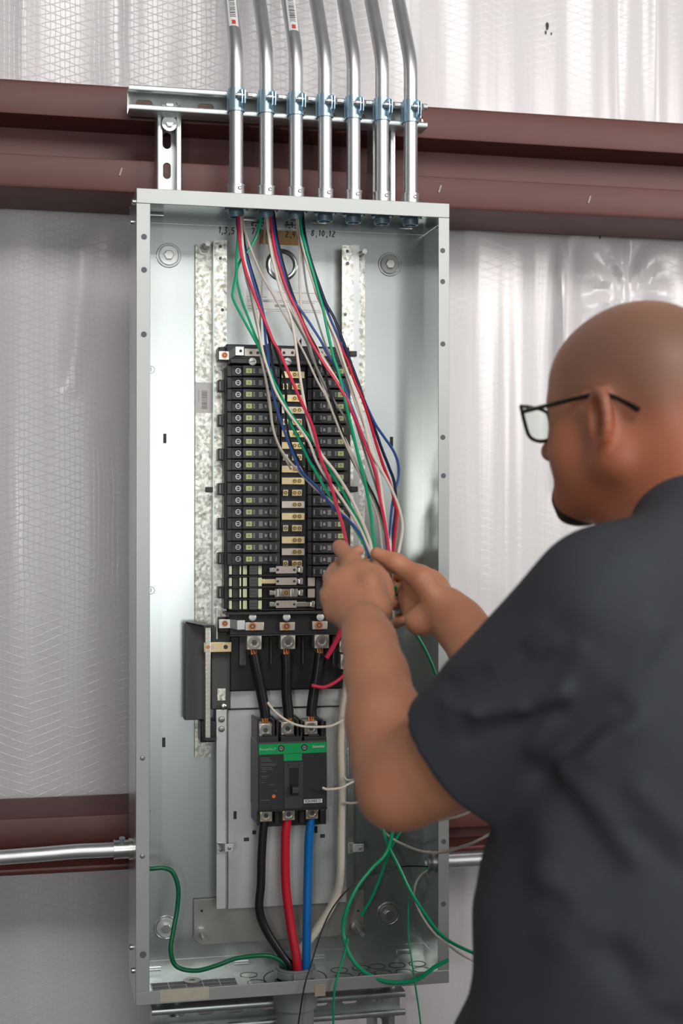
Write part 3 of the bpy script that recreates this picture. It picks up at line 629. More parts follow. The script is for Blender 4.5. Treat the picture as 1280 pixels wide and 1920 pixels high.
for k, (px, py) in enumerate(((479, 1174.5), (537, 1174.5), (598, 1172.5))):
    o = part(pbox(px-13 if k else px-20, py-8, px+16, py+8, .066, .070), 'bus_tongue', ALU, it, bevel=.001); p = U(px-6 if k == 0 else px, py, .066); subpart(gold(px-6 if k == 0 else px, py, .066, .0054, ORANGE), 'copper_screw', None, o)
def lug(px, py, w, y, t0, name='cable_lug', sock=True, m=ALU, d=.02):
    o = part(pbox(px-w/2, py-w/2, px+w/2, py+w/2, y, y+d), name, m, t0, bevel=.0012); p = U(px, py, y)
    mb = MB().ring(p, (0, -1, 0), w*.00039, w*.00024, .0025, n=26); mb.cyl(p, p+Vector((0, -.0004, 0)), w*.00024, n=6); subpart(mb, 'socket_screw', NICKEL, o, bevel=.0004)
    q = p+Vector((0, -.0006, 0)); subpart(MB().cyl(q, q+Vector((0, -.0003, 0)), w*.00017, n=6), 'hex_socket', DKGREY, o); return o
for px, py in ((476.5, 1204.5), (539.5, 1203.5), (603, 1202)): lug(px, py, 28, .060, it)

# ------------------------------------------------------------------ branch breakers (I keep one prototype and copy it)
BL = U(527, 900, .060).x-U(428, 900, .060).x; BHH = .0183
def breaker_proto(term=True):
    t0 = thing('circuit_breaker', (0, 0, 0), '', 'breaker')
    s = BL/99.0     # metres per photograph pixel on the front of a breaker
    def bx(x0, x1, z0, z1, y0, y1, name, m, par=None, bevel=0):
        o = MB().box((x0*s, y0, z0*s), (x1*s, y1, z1*s)).build(name, m, par or t0, bevel=bevel); return o
    bx(0 if term else 21, 99, -10.2, 10.2, .012, .042, 'body', BLACK2, bevel=.0006)
    mb = MB().box((27*s, 0, -9.4*s), (92*s, .0125, 9.4*s)); mb.build('raised_face', BLACK2, t0, bevel=.0006)
    if term:
     mb = MB().box((8*s, .005, -9.0*s), (27*s, .0125, -7.6*s)); mb.box((8*s, .005, 7.6*s), (27*s, .0125, 9.0*s)); mb.box((8*s, .008, -7.6*s), (9.5*s, .0125, 7.6*s)); mb.build('terminal_shroud', BLACK, t0)
    if term:
     mb = MB(); c = Vector((20*s, .0122, 0)); mb.ring(c, (0, -1, 0), .0046, .0030, .0022, n=16); mb.box((16.5*s, .0095, -.5*s), (23.5*s, .0100, .5*s)); mb.build('wire_screw', mat('dim_steel', (.34, .34, .33), .35, 1), t0)
    o = bx(33, 44, -4.6, 4.2, -.0003, .0001, 'printed_mark', YGREEN); MB().ring(Vector((38.5*s, -.0003, -.2*s)), (0, -1, 0), .0022, .0014, .0002, n=4).build('mark_centre', BLACK, o)
    mb = MB()
    for k in range(3): mb.box((46*s, -.0003, (-4+k*3)*s), (50*s, .0001, (-2.4+k*3)*s))
    for k in range(4): mb.box(((88+(k % 2))*s, -.0003, (-4+k*2.2)*s), (90.5*s, .0001, (-2.8+k*2.2)*s))
    mb.build('small_print', GREYP, t0)['kind'] = 'stuff'
    mb = MB()
    for k in range(4): mb.box((57*s, -.0003, (-4.5+k*2.4)*s), (64*s, .0001, (-3.0+k*2.4)*s))
    mb.build('rating_print', GREYP, t0)['kind'] = 'stuff'
    text('20', .0052, Vector((70*s, -.0002, 0)), WHITEP, t0, 'rating_number', .0001, rot=(math.pi/2, math.pi/2, 0))
    bx(74.5, 86.5, -6.6, 6.6, -.0008, .0006, 'handle_well', BLACK, bevel=.0004)
    o = MB().add([(75.5*s, -.0008, -5.4*s), (81.5*s, -.0008, -5.4*s), (81.5*s, -.0008, 5.4*s), (75.5*s, -.0008, 5.4*s), (76*s, -.0058, -4.6*s), (79*s, -.0062, -4.6*s), (79*s, -.0062, 4.6*s), (76*s, -.0058, 4.6*s)],
                 [(0, 1, 5, 4), (1, 2, 6, 5), (2, 3, 7, 6), (3, 0, 4, 7), (4, 5, 6, 7), (0, 3, 2, 1)]).build('handle', HANDLE, t0, bevel=.0005)
    return t0
proto = breaker_proto(); proto2 = breaker_proto(False)
def copy_tree(o, parent=None):
    c = o.copy(); COL.objects.link(c)
    if parent: c.parent = parent
    for ch in list(o.children): copy_tree(ch, c)
    return c
ordn = ['first', 'second', 'third', 'fourth', 'fifth', 'sixth', 'seventh', 'eighth', 'ninth', 'tenth', 'eleventh', 'twelfth', 'thirteenth', 'fourteenth', 'fifteenth', 'sixteenth', 'seventeenth', 'eighteenth']
first = True
for side in (0, 1):
    for k in range(17+side):
        o = (proto, proto2)[side] if k == 0 else copy_tree((proto, proto2)[side])
        if side == 0: p = U(428, 694+22.15*k, .060); o.location = (p.x, .060, p.z)
        else: p = U(676, 697+22.0*k, .060); o.location = (p.x, .060, p.z); o.rotation_euler = (0, math.pi, 0)
        where = {0: 'topmost', 16+side: 'lowest'}.get(k, ordn[k]+' from the top')
        tag(o, 'black single-pole breaker, %s in the %s column' % (where, 'left' if side == 0 else 'right'), 'breaker', '%s column of black breakers' % ('left' if side == 0 else 'right'))
        if side == 1:     # upside-down copies keep their depth axis
            for ch in o.children:
                if ch.name.startswith('rating_number'): pass

# ------------------------------------------------------------------ neutral bar
nb = thing('neutral_bar', U(390, 1385, .1), 'silver neutral terminal bar full of screws on a black plastic holder', 'terminal bar')
part(pbox(346, 1168, 386, 1350, .110, .134), 'holder', DKGREY, nb, bevel=.0015)
mb = MB(); a = U(348, 1168, .108); b = U(402, 1172, .075)
mb.add([(a.x, .112, a.z+.002), (a.x+.020, .112, a.z+.002), (b.x, .072, b.z), (b.x-.018, .072, b.z), (a.x, .112, a.z), (a.x+.020, .112, a.z), (b.x, .072, b.z-.004), (b.x-.018, .072, b.z-.004)],
       [(0, 1, 2, 3), (4, 7, 6, 5), (0, 3, 7, 4), (1, 5, 6, 2), (3, 2, 6, 7), (0, 4, 5, 1)]); part(mb, 'holder_cap', BLACK2, nb)
part(pbox(396, 1176, 432, 1330, .104, .132), 'backing_box', DKGREY, nb, bevel=.0015)
mb = pbox(376, 1352, 404, 1392, .096, .134); part(mb, 'lower_clip', BLACK, nb, bevel=.002)
part(pbox(383, 1383, 405, 1390, .078, .12), 'lower_cap', BLACK2, nb, bevel=.001)
bar = part(pbox(384.5, 1174, 395, 1384, .080, .092), 'bar', NICKEL, nb, bevel=.0008)
for k in range(25):
    p = U(389.7, 1180+8.3*k, .080); mb = MB().ring(p, (0, -1, 0), .0034, .0022, .0012, n=12); mb.cyl(p, p+Vector((0, -.0004, 0)), .0022, n=8); mb.box(p+Vector((-.002, -.0012, -.0004)), p+Vector((.002, -.0006, .0004))); subpart(mb, 'terminal_screw', TIN if k != 4 else ORANGE, bar)
o = part(pbox(382, 1204, 434, 1223, .084, .088), 'brass_strap', BRASS, nb, bevel=.0008)
for px, m_ in ((397.5, TIN), (423, HOLE)): p = U(px, 1213, .084); subpart(MB().cyl(p, p+Vector((0, -.0006, 0)), .0036, n=16), 'strap_screw', m_, o)
o = part(pbox(407, 1291, 423, 1314, .1025, .104), 'mounting_tab', SPANGLE, nb, bevel=.001)
p = U(419, 1324, .100); part(screw_mb(p, .0056, .005), 'mounting_screw', NICKEL, nb)

# ------------------------------------------------------------------ main breaker sub-plate
mp = thing('mounting_plate', U(550, 1700, .128), 'flat galvanised sub-plate behind the main breaker', 'plate')
a = pbox(427, 1328, 650, 1698, .1262, .1282)
part(a, 'plate', PLATE, mp, bevel=.0006)
part(pbox(427, 1293, 645, 1326, .118, .1275), 'cross_strip', PLATE, mp, bevel=.001)
o = part(pbox(405, 1330, 424, 1705, .100, .102), 'side_flange', PLATE, mp, bevel=.001)
part(pbox(423.3, 1330, 426, 1700, .102, .128), 'flange_riser', DARKST, mp)
for px, py in ((415, 1348.5), (415, 1366.5)): p = U(px, py, .100); subpart(screw_mb(p, .0052, .0035), 'round_screw', DARKST, o)
part(pbox(651, 1330, 663, 1705, .100, .102), 'side_flange', GALV, mp, bevel=.001)
for px, py in ((653, 1309), (652, 1341), (651, 1360)): p = U(px, py, .099); part(screw_mb(p, .0048, .0035), 'round_screw', NICKEL, mp)
for x0, y0, x1, y1 in ((437.5, 1521, 443.5, 1536), (457, 1570.5, 467, 1577.5), (473, 1557, 480, 1564.5), (589, 1549, 595, 1562), (600, 1564, 609, 1571)): part(pbox(x0, y0, x1, y1, .1258, .1264), 'punched_slot', HOLE, mp, bevel=.0008)
for k, (xa, xb, xc) in enumerate(((406, 424, 437), (652, 664, 682))):
    a = U(xa, 1580, .098); b = U(xb, 1600, .098); c = U(xb-3, 1583, .075); d = U(xc, 1597, .075)
    mb = MB().box((a.x, .098, b.z), (b.x, .0995, a.z)); mb.box((c.x, .075, d.z), (d.x, .0765, c.z)); mb.add([(a.x, .098, a.z), (c.x, .075, c.z), (c.x, .075, d.z), (b.x, .098, b.z)], [(0, 1, 2), (0, 2, 3)])
    o = part(mb, 'cover_tab', PLATE, mp, bevel=.0006); p = U(xc-7, 1590, .075); subpart(screw_mb(p, .0032, .0012), 'tab_screw', DARKST, o); p = U(xa+8, 1593, .098); subpart(screw_mb(p, .0034, .0015), 'tab_screw', DARKST, o)
bb = thing('bottom_bracket', U(520, 1752, .142), 'dull steel bracket plate behind the cables near the panel bottom', 'bracket')
mb = MB(); a = U(363, 1687, .1362); b = U(682, 1752, .1362); c1 = .012
mb.extrude([(a.x, .1362, a.z), (a.x, .1362, b.z+c1), (a.x+c1, .1362, b.z), (b.x-c1, .1362, b.z), (b.x, .1362, b.z+c1), (b.x, .1362, a.z)], (0, 0, 0), (0, .002, 0)); part(mb, 'plate', DARKST, bb, bevel=.0005)
for px in (378, 671): p = U(px, 1708, .1362); part(MB().cyl(p, p+Vector((0, -.0003, 0)), .0022, n=12), 'pilot_hole', HOLE, bb)

# ------------------------------------------------------------------ main breaker
YF = .045
mbk = thing('main_breaker', U(548, 1540, .12), 'large black three-pole main breaker with green band across its top', 'breaker')
part(pbox(484, 1392, 613, 1520, YF, .1255), 'case', BLACK2, mbk, bevel=.0012)
part(pbox(482, 1350, 486, 1548, .062, .1255), 'side_wall', BLACK2, mbk, bevel=.0008)
mb = pbox(486, 1354, 611, 1392, .085, .1255); part(mb, 'line_terminal_well', BLACK, mbk)
mb = pbox(486, 1520, 611, 1548, .080, .1255); part(mb, 'load_terminal_well', BLACK, mbk)
for x0, x1 in ((485, 522), (526, 566), (570, 612)):
    mb = pbox(x0, 1381, x1, 1392, .050, .086); pbox(x0+8, 1377, x1-14, 1381, .052, .07, mb); part(mb, 'terminal_cover', BLACK2, mbk, bevel=.0008)
for x in (511, 518, 556, 563, 602): part(pbox(x, 1350, x+4, 1384, .056, .1255), 'phase_barrier', BLACK2, mbk, bevel=.0006)
for x in (515, 562, 600): part(pbox(x, 1520, x+8, 1545, .062, .1255), 'phase_barrier', BLACK, mbk, bevel=.0006)
mb = pbox(485, 1393.5, 612.5, 1413, YF-.0008, YF); pbox(532, 1412.5, 566, 1426.5, YF-.0008, YF, mb); part(mb, 'green_band', GREEN, mbk)
part(pbox(485, 1390, 612.5, 1393.5, YF-.001, YF+.002), 'top_edge', DKGREY, mbk)
for px, py in ((527, 1403), (570.5, 1401.5)):
    p = U(px, py, YF-.0008); o = part(MB().cyl(p, p+Vector((0, -.0004, 0)), .0052, n=20), 'cover_screw', BLACK, mbk); mb = MB().ring(p+Vector((0, -.0004, 0)), (0, -1, 0), .0034, .0022, .0003, n=14); mb.box(p+Vector((-.0006, -.0008, -.0034)), p+Vector((.0006, -.0004, .0034))); subpart(mb, 'screw_slot', GREYP, o)
text('PowerPacT', .0058, U(502, 1405, YF-.001), mat('pale_green_print', (.35, .65, .45), .5), mbk, 'band_lettering', .0001)
text('Schneider', .0062, U(597, 1399.5, YF-.001), WHITEP, mbk, 'band_lettering', .0001, sxy=(.85, 1))
# switch panel
fr = part(pbox(532.5, 1430, 567.5, 1516, YF-.0012, YF), 'switch_bezel', mat('bezel', (.05, .052, .052), .35), mbk, bevel=.0008)
subpart(pbox(542, 1440, 560, 1492, YF-.0016, YF-.0011), 'switch_slot', BLACK, fr)
a = U(544, 1470, YF); b = U(559, 1487, YF)
mb = MB().add([(a.x, YF-.0012, b.z), (b.x, YF-.0012, b.z), (b.x, YF-.0012, a.z), (a.x, YF-.0012, a.z), (a.x+.001, YF-.013, b.z+.002), (b.x-.001, YF-.013, b.z+.002), (b.x-.001, YF-.011, a.z-.003), (a.x+.001, YF-.011, a.z-.003)], [(0, 1, 5, 4), (1, 2, 6, 5), (2, 3, 7, 6), (3, 0, 4, 7), (4, 5, 6, 7)])
subpart(mb, 'toggle_handle', BLACK2, fr, bevel=.0008)
for px, py in ((540, 1434), (559.5, 1434), (539, 1494), (563, 1494)): p = U(px, py, YF-.0012); subpart(MB().cyl(p, p+Vector((0, -.0002, 0)), .0014, n=10), 'vent_hole', BLACK, fr)
part(pbox(484.5, 1515.5, 613, 1520, YF-.0006, YF), 'lower_edge', BLACK, mbk)
mb = MB()
for y, x0, x1 in ((1421, 489, 505), (1424, 489, 508), (1427, 489, 511), (1432, 489, 518), (1434.5, 489, 516), (1439, 489, 509), (1442, 491, 512), (1446, 489, 500), (1455, 490, 503), (1458, 491, 500), (1467, 490, 496), (1471, 504, 514), (1483, 515, 520), (1500, 489, 505)):
    x = x0
    while x < x1: w = random.uniform(1.5, 3.6); pbox(x, y, min(x+w, x1), y+1.0, YF-.0003, YF, mb); x += w+.8
part(mb, 'fine_print', mat('faint_print', (.16, .16, .155), .5), mbk)
p = U(513, 1493, YF); part(MB().cyl(p, p+Vector((0, -.0006, 0)), .0030, n=16), 'test_button', mat('orange_button', (.70, .18, .03), .5), mbk)
lb = part(pbox(569.5, 1498.5, 604, 1505.5, YF-.0006, YF), 'name_plate', WHITEP, mbk); text('SQUARE D', .0058, U(586.5, 1502, YF-.0008), INK, mbk, 'plate_lettering', .0001, bold=.0001, sxy=(.95, 1))
for px, py in ((497.5, 1369), (539, 1366), (583, 1365)): lug(px, py, 25, .062, mbk, 'line_lug', d=.024)
for px, py in ((498.5, 1529), (541, 1526.5), (585, 1524)): lug(px, py, 24, .066, mbk, 'load_lug', m=BRASS, d=.024)

# ------------------------------------------------------------------ neutral lugs at the right
nl = thing('neutral_lug', U(650, 1240, .09), 'pale aluminium neutral lug block gripping the white cable', 'lug'); lug(647, 1212, 22, .078, nl, 'upper_lug'); lug(652, 1241, 28, .070, nl, 'lower_lug')

# ------------------------------------------------------------------ thick cables
def cable(name, pts, r, m, label, cat='cable', group=None, n=16, strands=None):
    P = [U(*p) for p in pts]; t0 = thing(name, P[-1], label, cat, group); part(MB().tube(P, r, n=n, sub=8), 'insulation', m, t0)
    for (a, b) in (strands or []):
        mb = MB(); A, B = U(*a), U(*b)
        for k in range(7):
            q = k*math.pi*2/6; o_ = Vector((math.cos(q), math.sin(q), 0))*(.0048 if k else 0); o2 = Vector((math.cos(q+.9), math.sin(q+.9), 0))*(.0044 if k else 0); mb.tube([A+o_, B+o2], .0017, n=7, sub=1)
        part(mb, 'copper_strands', COPPER, t0)
    return t0
cable('feeder_cable', [(475, 1226, .074), (481, 1255, .074), (489, 1295, .075), (496, 1332, .075), (497, 1345, .075)], .0088, WC['black'], 'left thick black cable between upper lug and main breaker', group=None, strands=[((475, 1212, .074), (476, 1232, .074)), ((496, 1340, .075), (498, 1362, .075))])
cable('feeder_cable', [(536, 1226, .074), (537, 1260, .074), (537, 1300, .075), (540, 1330, .075), (541, 1345, .075)], .0088, WC['black'], 'middle thick black cable between upper lug and main breaker', strands=[((537, 1212, .074), (536, 1230, .074)), ((541, 1338, .075), (541, 1360, .075))])
cable('feeder_cable', [(599, 1224, .074), (595, 1260, .074), (588, 1300, .075), (584, 1330, .075), (584, 1342, .075)], .0088, WC['black'], 'right thick black cable between upper lug and main breaker', strands=[((600, 1210, .074), (599, 1229, .074)), ((583, 1336, .075), (583, 1360, .075))])
cable('supply_cable', [(496, 1535, .078), (493, 1560, .078), (490, 1610, .078), (489, 1657, .078), (486, 1705, .078), (499, 1744, .078), (528, 1790, .075), (546, 1815, .073), (552, 1850, .073)], .0072, WC['black'], 'thick black supply cable from the main breaker down to the pipe')
cable('supply_cable', [(539, 1535, .078), (535, 1570, .078), (535.5, 1657, .078), (544, 1729, .074), (556, 1800, .066), (560, 1850, .066)], .0076, WC['cherry'], 'thick red supply cable from the main breaker down to the pipe')
cable('supply_cable', [(584, 1533, .078), (579, 1570, .078), (577, 1633, .078), (575, 1740, .070), (574, 1810, .066), (572, 1850, .066)], .0072, WC['cobalt'], 'thick blue supply cable from the main breaker down to the pipe')
cable('supply_cable', [(651, 1250, .080), (649, 1290, .080), (641, 1340, .080), (638, 1400, .08), (640, 1480, .08), (639, 1560, .08), (637, 1650, .08), (622, 1697, .085), (588, 1751, .09), (560, 1790, .085), (552, 1850, .085)], .0068, WC['cream'], 'thick cream neutral cable from the right lug down to the pipe')
cable('ground_cable', [(268, 1630, .06), (290, 1628, .06), (308, 1627.5, .06), (324, 1636, .06), (334, 1665, .06), (332, 1705, .06), (325, 1744, .055), (320, 1783, .05), (331, 1812, .05), (366, 1820, .05), (404, 1811, .055), (443, 1797, .06), (492, 1791.5, .065), (518, 1797, .07), (540, 1815, .074), (545, 1840, .075)], .0037, WC['darkgreen'], 'dark green ground wire curving from the left flange to the pipe')

# ------------------------------------------------------------------ branch wires
def ydep(py): return float(np.interp(py, [395, 440, 640, 760, 880, 960, 1040], [.090, .066, .012, -.03, -.12, -.21, -.31]))
def wire(label, m, pts, r=.0022, dy=0, y=None, name='wire', group='branch circuit wires'):
    P = []
    for i, p in enumerate(pts):
        yy = p[2] if len(p) > 2 else (ydep(p[1])+dy*min(1, max(0, (p[1]-400)/60))*(1 if p[1] < 900 else max(.3, 1-(p[1]-900)/160)))
        P.append(U(p[0], p[1], yy))
    o = MB().tube(P, r, n=8, sub=6).build(name, WC[m]); tag(o, label, 'wire', group); return o
H1 = (649, 1030); 
wire('green wire leaving the first conduit, bowing widest left before the breakers', 'green', [(447, 398), (446, 443), (443, 484), (443, 510), (437, 543), (436.5, 559), (451, 589), (479, 640), (487, 656), (501, 680), (511, 710), (526, 739), (540, 768), (559.5, 795), (584, 824), (603, 853), (608, 865), (627, 896), (647, 930), (661, 957), (678, 988), (694, 1022), (704, 1048)], dy=.006)
wire('green wire from the second conduit crossing left over the first bundle', 'green', [(492, 398), (489, 411), (481, 441), (467, 467), (451, 488), (444.5, 506), (444.5, 528), (453, 563), (467, 600), (482, 638), (499, 674), (509, 712), (521, 736), (535, 766), (545, 795), (560, 824), (574, 853), (581, 867), (598, 896), (618, 930), (642, 962), (664, 990), (684, 1025), (696, 1050)], dy=.016)
wire('crimson wire of the first bundle pinched between thumb and finger', 'red', [(446, 396), (449, 451), (454, 484), (463, 516), (477, 553), (491, 589), (504, 620), (512, 640), (523, 658), (537, 690), (559.5, 742), (584, 795), (596, 838), (604, 868), (617.6, 901), (630, 945), (642, 986), (648, 1013), (654, 1035)], r=.0026, dy=-.012)
wire('blue wire of the first bundle running down the left of the fan', 'blue', [(443, 398), (446, 431), (455, 461), (467, 500), (477, 536), (489, 572), (495, 604), (498, 640), (502, 667), (506, 705), (516, 756), (530, 800), (545, 841), (557, 870), (569, 889), (598, 918), (627, 954), (656, 978), (680, 1010), (692, 1045)], dy=.003)
wire('black wire of the first bundle beside the crimson one', 'black', [(450, 396), (455, 451), (463, 484), (471, 512), (481, 543), (490, 575), (499, 615), (512, 645), (524, 680), (533, 710), (536, 740), (536, 790), (548, 840), (575, 890)], dy=.012)
wire('navy wire hugging the inner edge of the first bundle', 'navy', [(453, 397), (458, 455), (467, 492), (478, 528), (488, 563), (496, 600), (505, 640), (514, 700), (535, 770), (565, 830), (600, 885), (640, 940), (676, 990), (692, 1040)], dy=.018)
wire('pale wire from the first conduit stretched straight toward the right breakers', 'tan', [(454, 396), (456, 423), (463, 447), (477, 484), (491, 516), (512, 553), (532, 589), (555, 633), (574, 670), (595, 715), (612.5, 747), (637, 808), (652.5, 843), (670, 880), (690, 925), (708, 970), (716, 1030)], r=.0019, dy=.0)
wire('beige wire of the first bundle dropping steeply over the left breakers', 'tan', [(448, 397), (452, 470), (461, 520), (470, 553), (477, 589), (486, 630), (489, 668), (499, 715), (506, 756), (511, 800), (523, 836), (540, 862), (560, 884), (591, 916), (622, 942), (654, 975), (682, 1015), (694, 1048)], r=.002, dy=.01)
wire('white wire running beside the green pair in the fan', 'white', [(451, 398), (456, 470), (466, 520), (474, 560), (482, 600), (487, 630), (494, 666), (504, 698), (516, 732), (535, 766), (557, 797), (579, 829), (592, 862), (608, 891), (632, 923), (656, 959), (674, 990), (696, 1040)], dy=-.002)
wire('white wire from the second conduit beside the red one', 'white', [(499.5, 398), (501.6, 431), (508, 457), (518, 492), (526, 524), (540, 557), (550, 583), (562.5, 610), (578, 638), (600, 668), (618, 692), (637, 722), (652, 755), (668, 794), (684, 834), (697, 868), (707, 905), (716, 950), (722, 990), (729, 1040)], dy=-.004)
wire('grey-white wire from the second conduit lying behind the red one', 'grey', [(501, 400), (503, 450), (512, 490), (522, 530), (536, 570), (552, 600), (574, 640), (581, 661), (590, 682), (601, 705), (612, 728), (628, 755), (650, 790), (668, 840), (680, 880), (696, 925), (709, 960), (722, 1000), (728, 1040)], r=.0019, dy=.010)
wire('red wire from the second conduit', 'red', [(506, 398), (510, 437), (516, 471), (524, 500), (534, 532), (546, 561), (556, 581), (569, 610), (581, 637), (595, 662), (612.5, 690), (628, 712), (646, 743), (659, 771), (674, 806), (687, 841), (699, 872), (706, 898), (713, 940), (722, 985), (729, 1035)], r=.0025, dy=-.010)
wire('black wire from the second conduit right of the red one', 'black', [(513, 398), (517, 429), (522, 457), (530, 492), (538, 520), (546, 545), (556, 572), (566, 600), (578, 625), (594, 655), (607, 690), (616, 730), (626, 760), (644, 820), (664, 870), (692, 914), (709, 950), (722, 990), (728, 1035)], dy=.006)
wire('blue wire from the second conduit swinging out of its bundle', 'blue', [(510, 398), (514, 435), (522, 475), (532, 512), (542, 547), (554, 569), (569, 589), (583, 610), (602, 640), (611, 659), (625, 682), (636, 704), (646, 727), (658, 760), (673, 800), (688, 842), (702, 884), (711, 924), (718, 964), (727, 1035)], dy=.002)
wire('thin pale wire hanging almost straight from the second conduit', 'tan', [(497, 400), (496, 440), (495, 485), (492, 530), (489, 575), (488, 620), (492, 670), (499, 720), (506, 770), (520, 830), (545, 880)], r=.0016, dy=.03)
wire('white wire from the third conduit dropping straight down', 'white', [(555, 398), (558, 431), (561, 459), (561, 512), (562.5, 549), (566.6, 593), (578, 640), (590, 680), (608, 730), (630, 790), (655, 840), (680, 895), (705, 950), (722, 1000), (731, 1040)], r=.0019, dy=.015)
wire('thin grey wire from the third conduit crossing the label', 'grey', [(558, 400), (563, 445), (568, 490), (577, 549), (591, 589), (607, 638), (620, 670), (634, 700), (650, 740), (664, 785), (678, 830), (694, 880), (710, 930), (722, 985), (730, 1038)], r=.0017, dy=.004)
wire('green wire from the third conduit', 'green', [(562, 398), (564.5, 431), (571, 457), (579, 486), (589, 520), (597, 549), (605, 577), (611, 606), (617, 635), (625, 670), (633, 693), (641.5, 727), (652.5, 776), (663, 819), (674, 867), (685, 909), (694, 957), (699, 1001), (706, 1045)], r=.0025, dy=-.008)
wire('dark red wire from the third conduit', 'cherry', [(560, 400), (563.5, 445), (573, 484), (583, 512), (593, 549), (603, 573), (615, 604), (631, 636), (642.5, 660), (652.5, 680), (664, 713), (680, 750), (694, 793), (705, 832), (718, 872), (731, 907), (742, 950), (744, 965), (740, 1010), (736, 1045)], r=.0025, dy=.0)
wire('black wire from the third conduit, outermost on the right', 'navy', [(567, 398), (571, 437), (579, 475), (589, 508), (599, 536), (611, 569), (625.5, 595), (641, 634), (657, 679), (674, 725), (687.5, 767), (703, 806), (716, 843), (729, 876), (739, 905), (742, 950), (736, 1000), (734, 1045)], r=.0025, dy=.004)
wire('blue wire bulging out furthest right above the right hand', 'blue', [(564, 400), (574, 455), (594, 530), (620, 600), (650, 670), (676, 735), (700.6, 790), (718, 817), (736, 843), (746, 868), (747, 894), (740, 922), (734, 957), (731, 1001), (729, 1045)], r=.0022, dy=.008)
wire('white wire from the third conduit looping right above the thumb', 'white', [(557, 399), (566, 455), (584, 520), (603, 573), (619, 610), (632, 641), (646, 684), (659, 719), (672, 758), (685, 802), (696, 846), (717, 885), (736, 922), (749, 957), (754, 990), (747, 1034), (742, 1060)], r=.0023, dy=-.004)
wire('white wire through the middle of the right-hand bundle', 'white', [(556, 401), (570, 470), (592, 540), (614, 600), (634, 660), (650, 705), (664, 749), (687.5, 811), (703, 859), (714, 913), (722.5, 979), (729, 1025), (731, 1050)], dy=.002)
wire('white wire crossing under the blue bulge toward the right hand', 'white', [(504, 400), (520, 480), (548, 560), (582, 630), (618, 690), (648, 740), (672, 800), (700, 860), (728, 905), (740, 935), (738, 960), (733.5, 990), (731, 1040)], dy=.009)
wire('white wire lowest in the fan, ending at the fingertips', 'white', [(500, 402), (508, 470), (526, 545), (546, 600), (556, 660), (566, 730), (580, 800), (600, 848), (628, 885), (652.5, 924), (674, 968), (692, 1012), (700, 1050)], r=.0024, dy=-.006)
# wires below the hands
def wire2(label, m, pts, r=.0022, name='wire', group='loose wire ends in the lower box'):
    o = MB().tube([U(*p) for p in pts], r, n=8, sub=8).build(name, WC[m]); tag(o, label, 'wire', group); return o
wire2('green wire hanging from between the hands behind the forearm', 'green', [(742, 1100, -.27), (745, 1130, -.25), (765, 1167, -.2), (795, 1215, -.12), (818, 1270, -.04), (828, 1330, .0), (815, 1420, .02), (775, 1520, .03), (736, 1583, .04), (720, 1624, .05), (698, 1680, .06), (677, 1716, .07)], r=.0024)
wire2('pale wires hanging straight down between the forearms', 'tan', [(730, 1040, -.30), (734, 1080, -.28), (737, 1130, -.2), (738, 1180, -.12), (743, 1250, -.02), (735, 1350, .02), (700, 1430, .04), (669, 1461, .05), (682, 1496, .05), (704, 1540, .05), (728, 1567, .04), (755, 1583, .02), (793, 1597, -.02), (831, 1598, -.05), (864, 1588, -.08), (893, 1577, -.11), (950, 1545, -.13), (1010, 1500, -.14)], r=.0022)
wire2('white wire arcing across the main breaker terminals behind the left forearm', 'white', [(726, 1045, -.30), (732, 1090, -.26), (735, 1150, -.18), (740, 1230, -.05), (728, 1320, .02), (690, 1345, .06), (658, 1343, .06), (623, 1360, .052), (592, 1363, .045), (564, 1361, .042), (541, 1353, .042), (517, 1336, .044), (501, 1317, .046)], r=.0021)
wire2('green slack wire sweeping right behind the belly of the man', 'green', [(690, 1440, .05), (700, 1500, .05), (717, 1553, .04), (728, 1586, .035), (747, 1624, .03), (769, 1670, .02), (796, 1713, .0), (828, 1754, -.03), (874, 1781, -.08), (930, 1798, -.12), (1000, 1785, -.15)], r=.0028)
wire2('green slack wire forming the big loop over the knockouts', 'green', [(746, 1500, .03), (739, 1542, .03), (725, 1597, .03), (696, 1629, .03), (669, 1664, .03), (650, 1705, .03), (643, 1743, .03), (652, 1783, .02), (674, 1815, .01), (709, 1836, .0), (744, 1842, -.008), (782, 1836, -.012), (815, 1813, -.014), (840, 1800, -.016)], r=.0034)
wire2('thin green wire from the right fitting trailing out below the panel', 'green', [(802, 1627, .083), (788, 1640, .075), (776, 1662, .065), (767, 1690, .05), (765, 1720, .03), (766, 1759, .01), (772, 1802, -.008), (778, 1846, -.014), (786, 1900, -.014), (796, 1990, -.012)], r=.0014)
wire2('green wire end hanging over the bottom flange', 'green', [(652, 1760, .02), (645, 1790, .005), (634, 1826, -.008), (627, 1856, -.012), (625, 1900, -.012), (624, 1990, -.01)], r=.0019)
wire2('thin black wire from the right fitting crossing to the pipe and out', 'black', [(802, 1625, .083), (780, 1624, .08), (755, 1625, .075), (720, 1632, .07), (690, 1643, .065), (655, 1665, .055), (625, 1700, .045), (605, 1740, .035), (591, 1782, .015), (581, 1815, .0), (572, 1843, -.01), (565, 1881, -.012), (558, 1930, -.012), (552, 1990, -.01)], r=.0012)
wire2('white wire curling from the right fitting out past the belly', 'white', [(803, 1630, .083), (790, 1640, .07), (780, 1656, .06), (777, 1683, .04), (790, 1716, .02), (815, 1751, -.01), (845, 1776, -.05), (876, 1796, -.10), (940, 1825, -.13), (1000, 1830, -.15)], r=.0018)
wire2('white wire passing behind the elbow, upper one', 'white', [(700, 1500, .02), (750, 1530, .0), (801, 1535, -.03), (831, 1536, -.05), (864, 1529, -.08), (906, 1510, -.11), (960, 1480, -.13), (1010, 1440, -.14)], r=.0020)
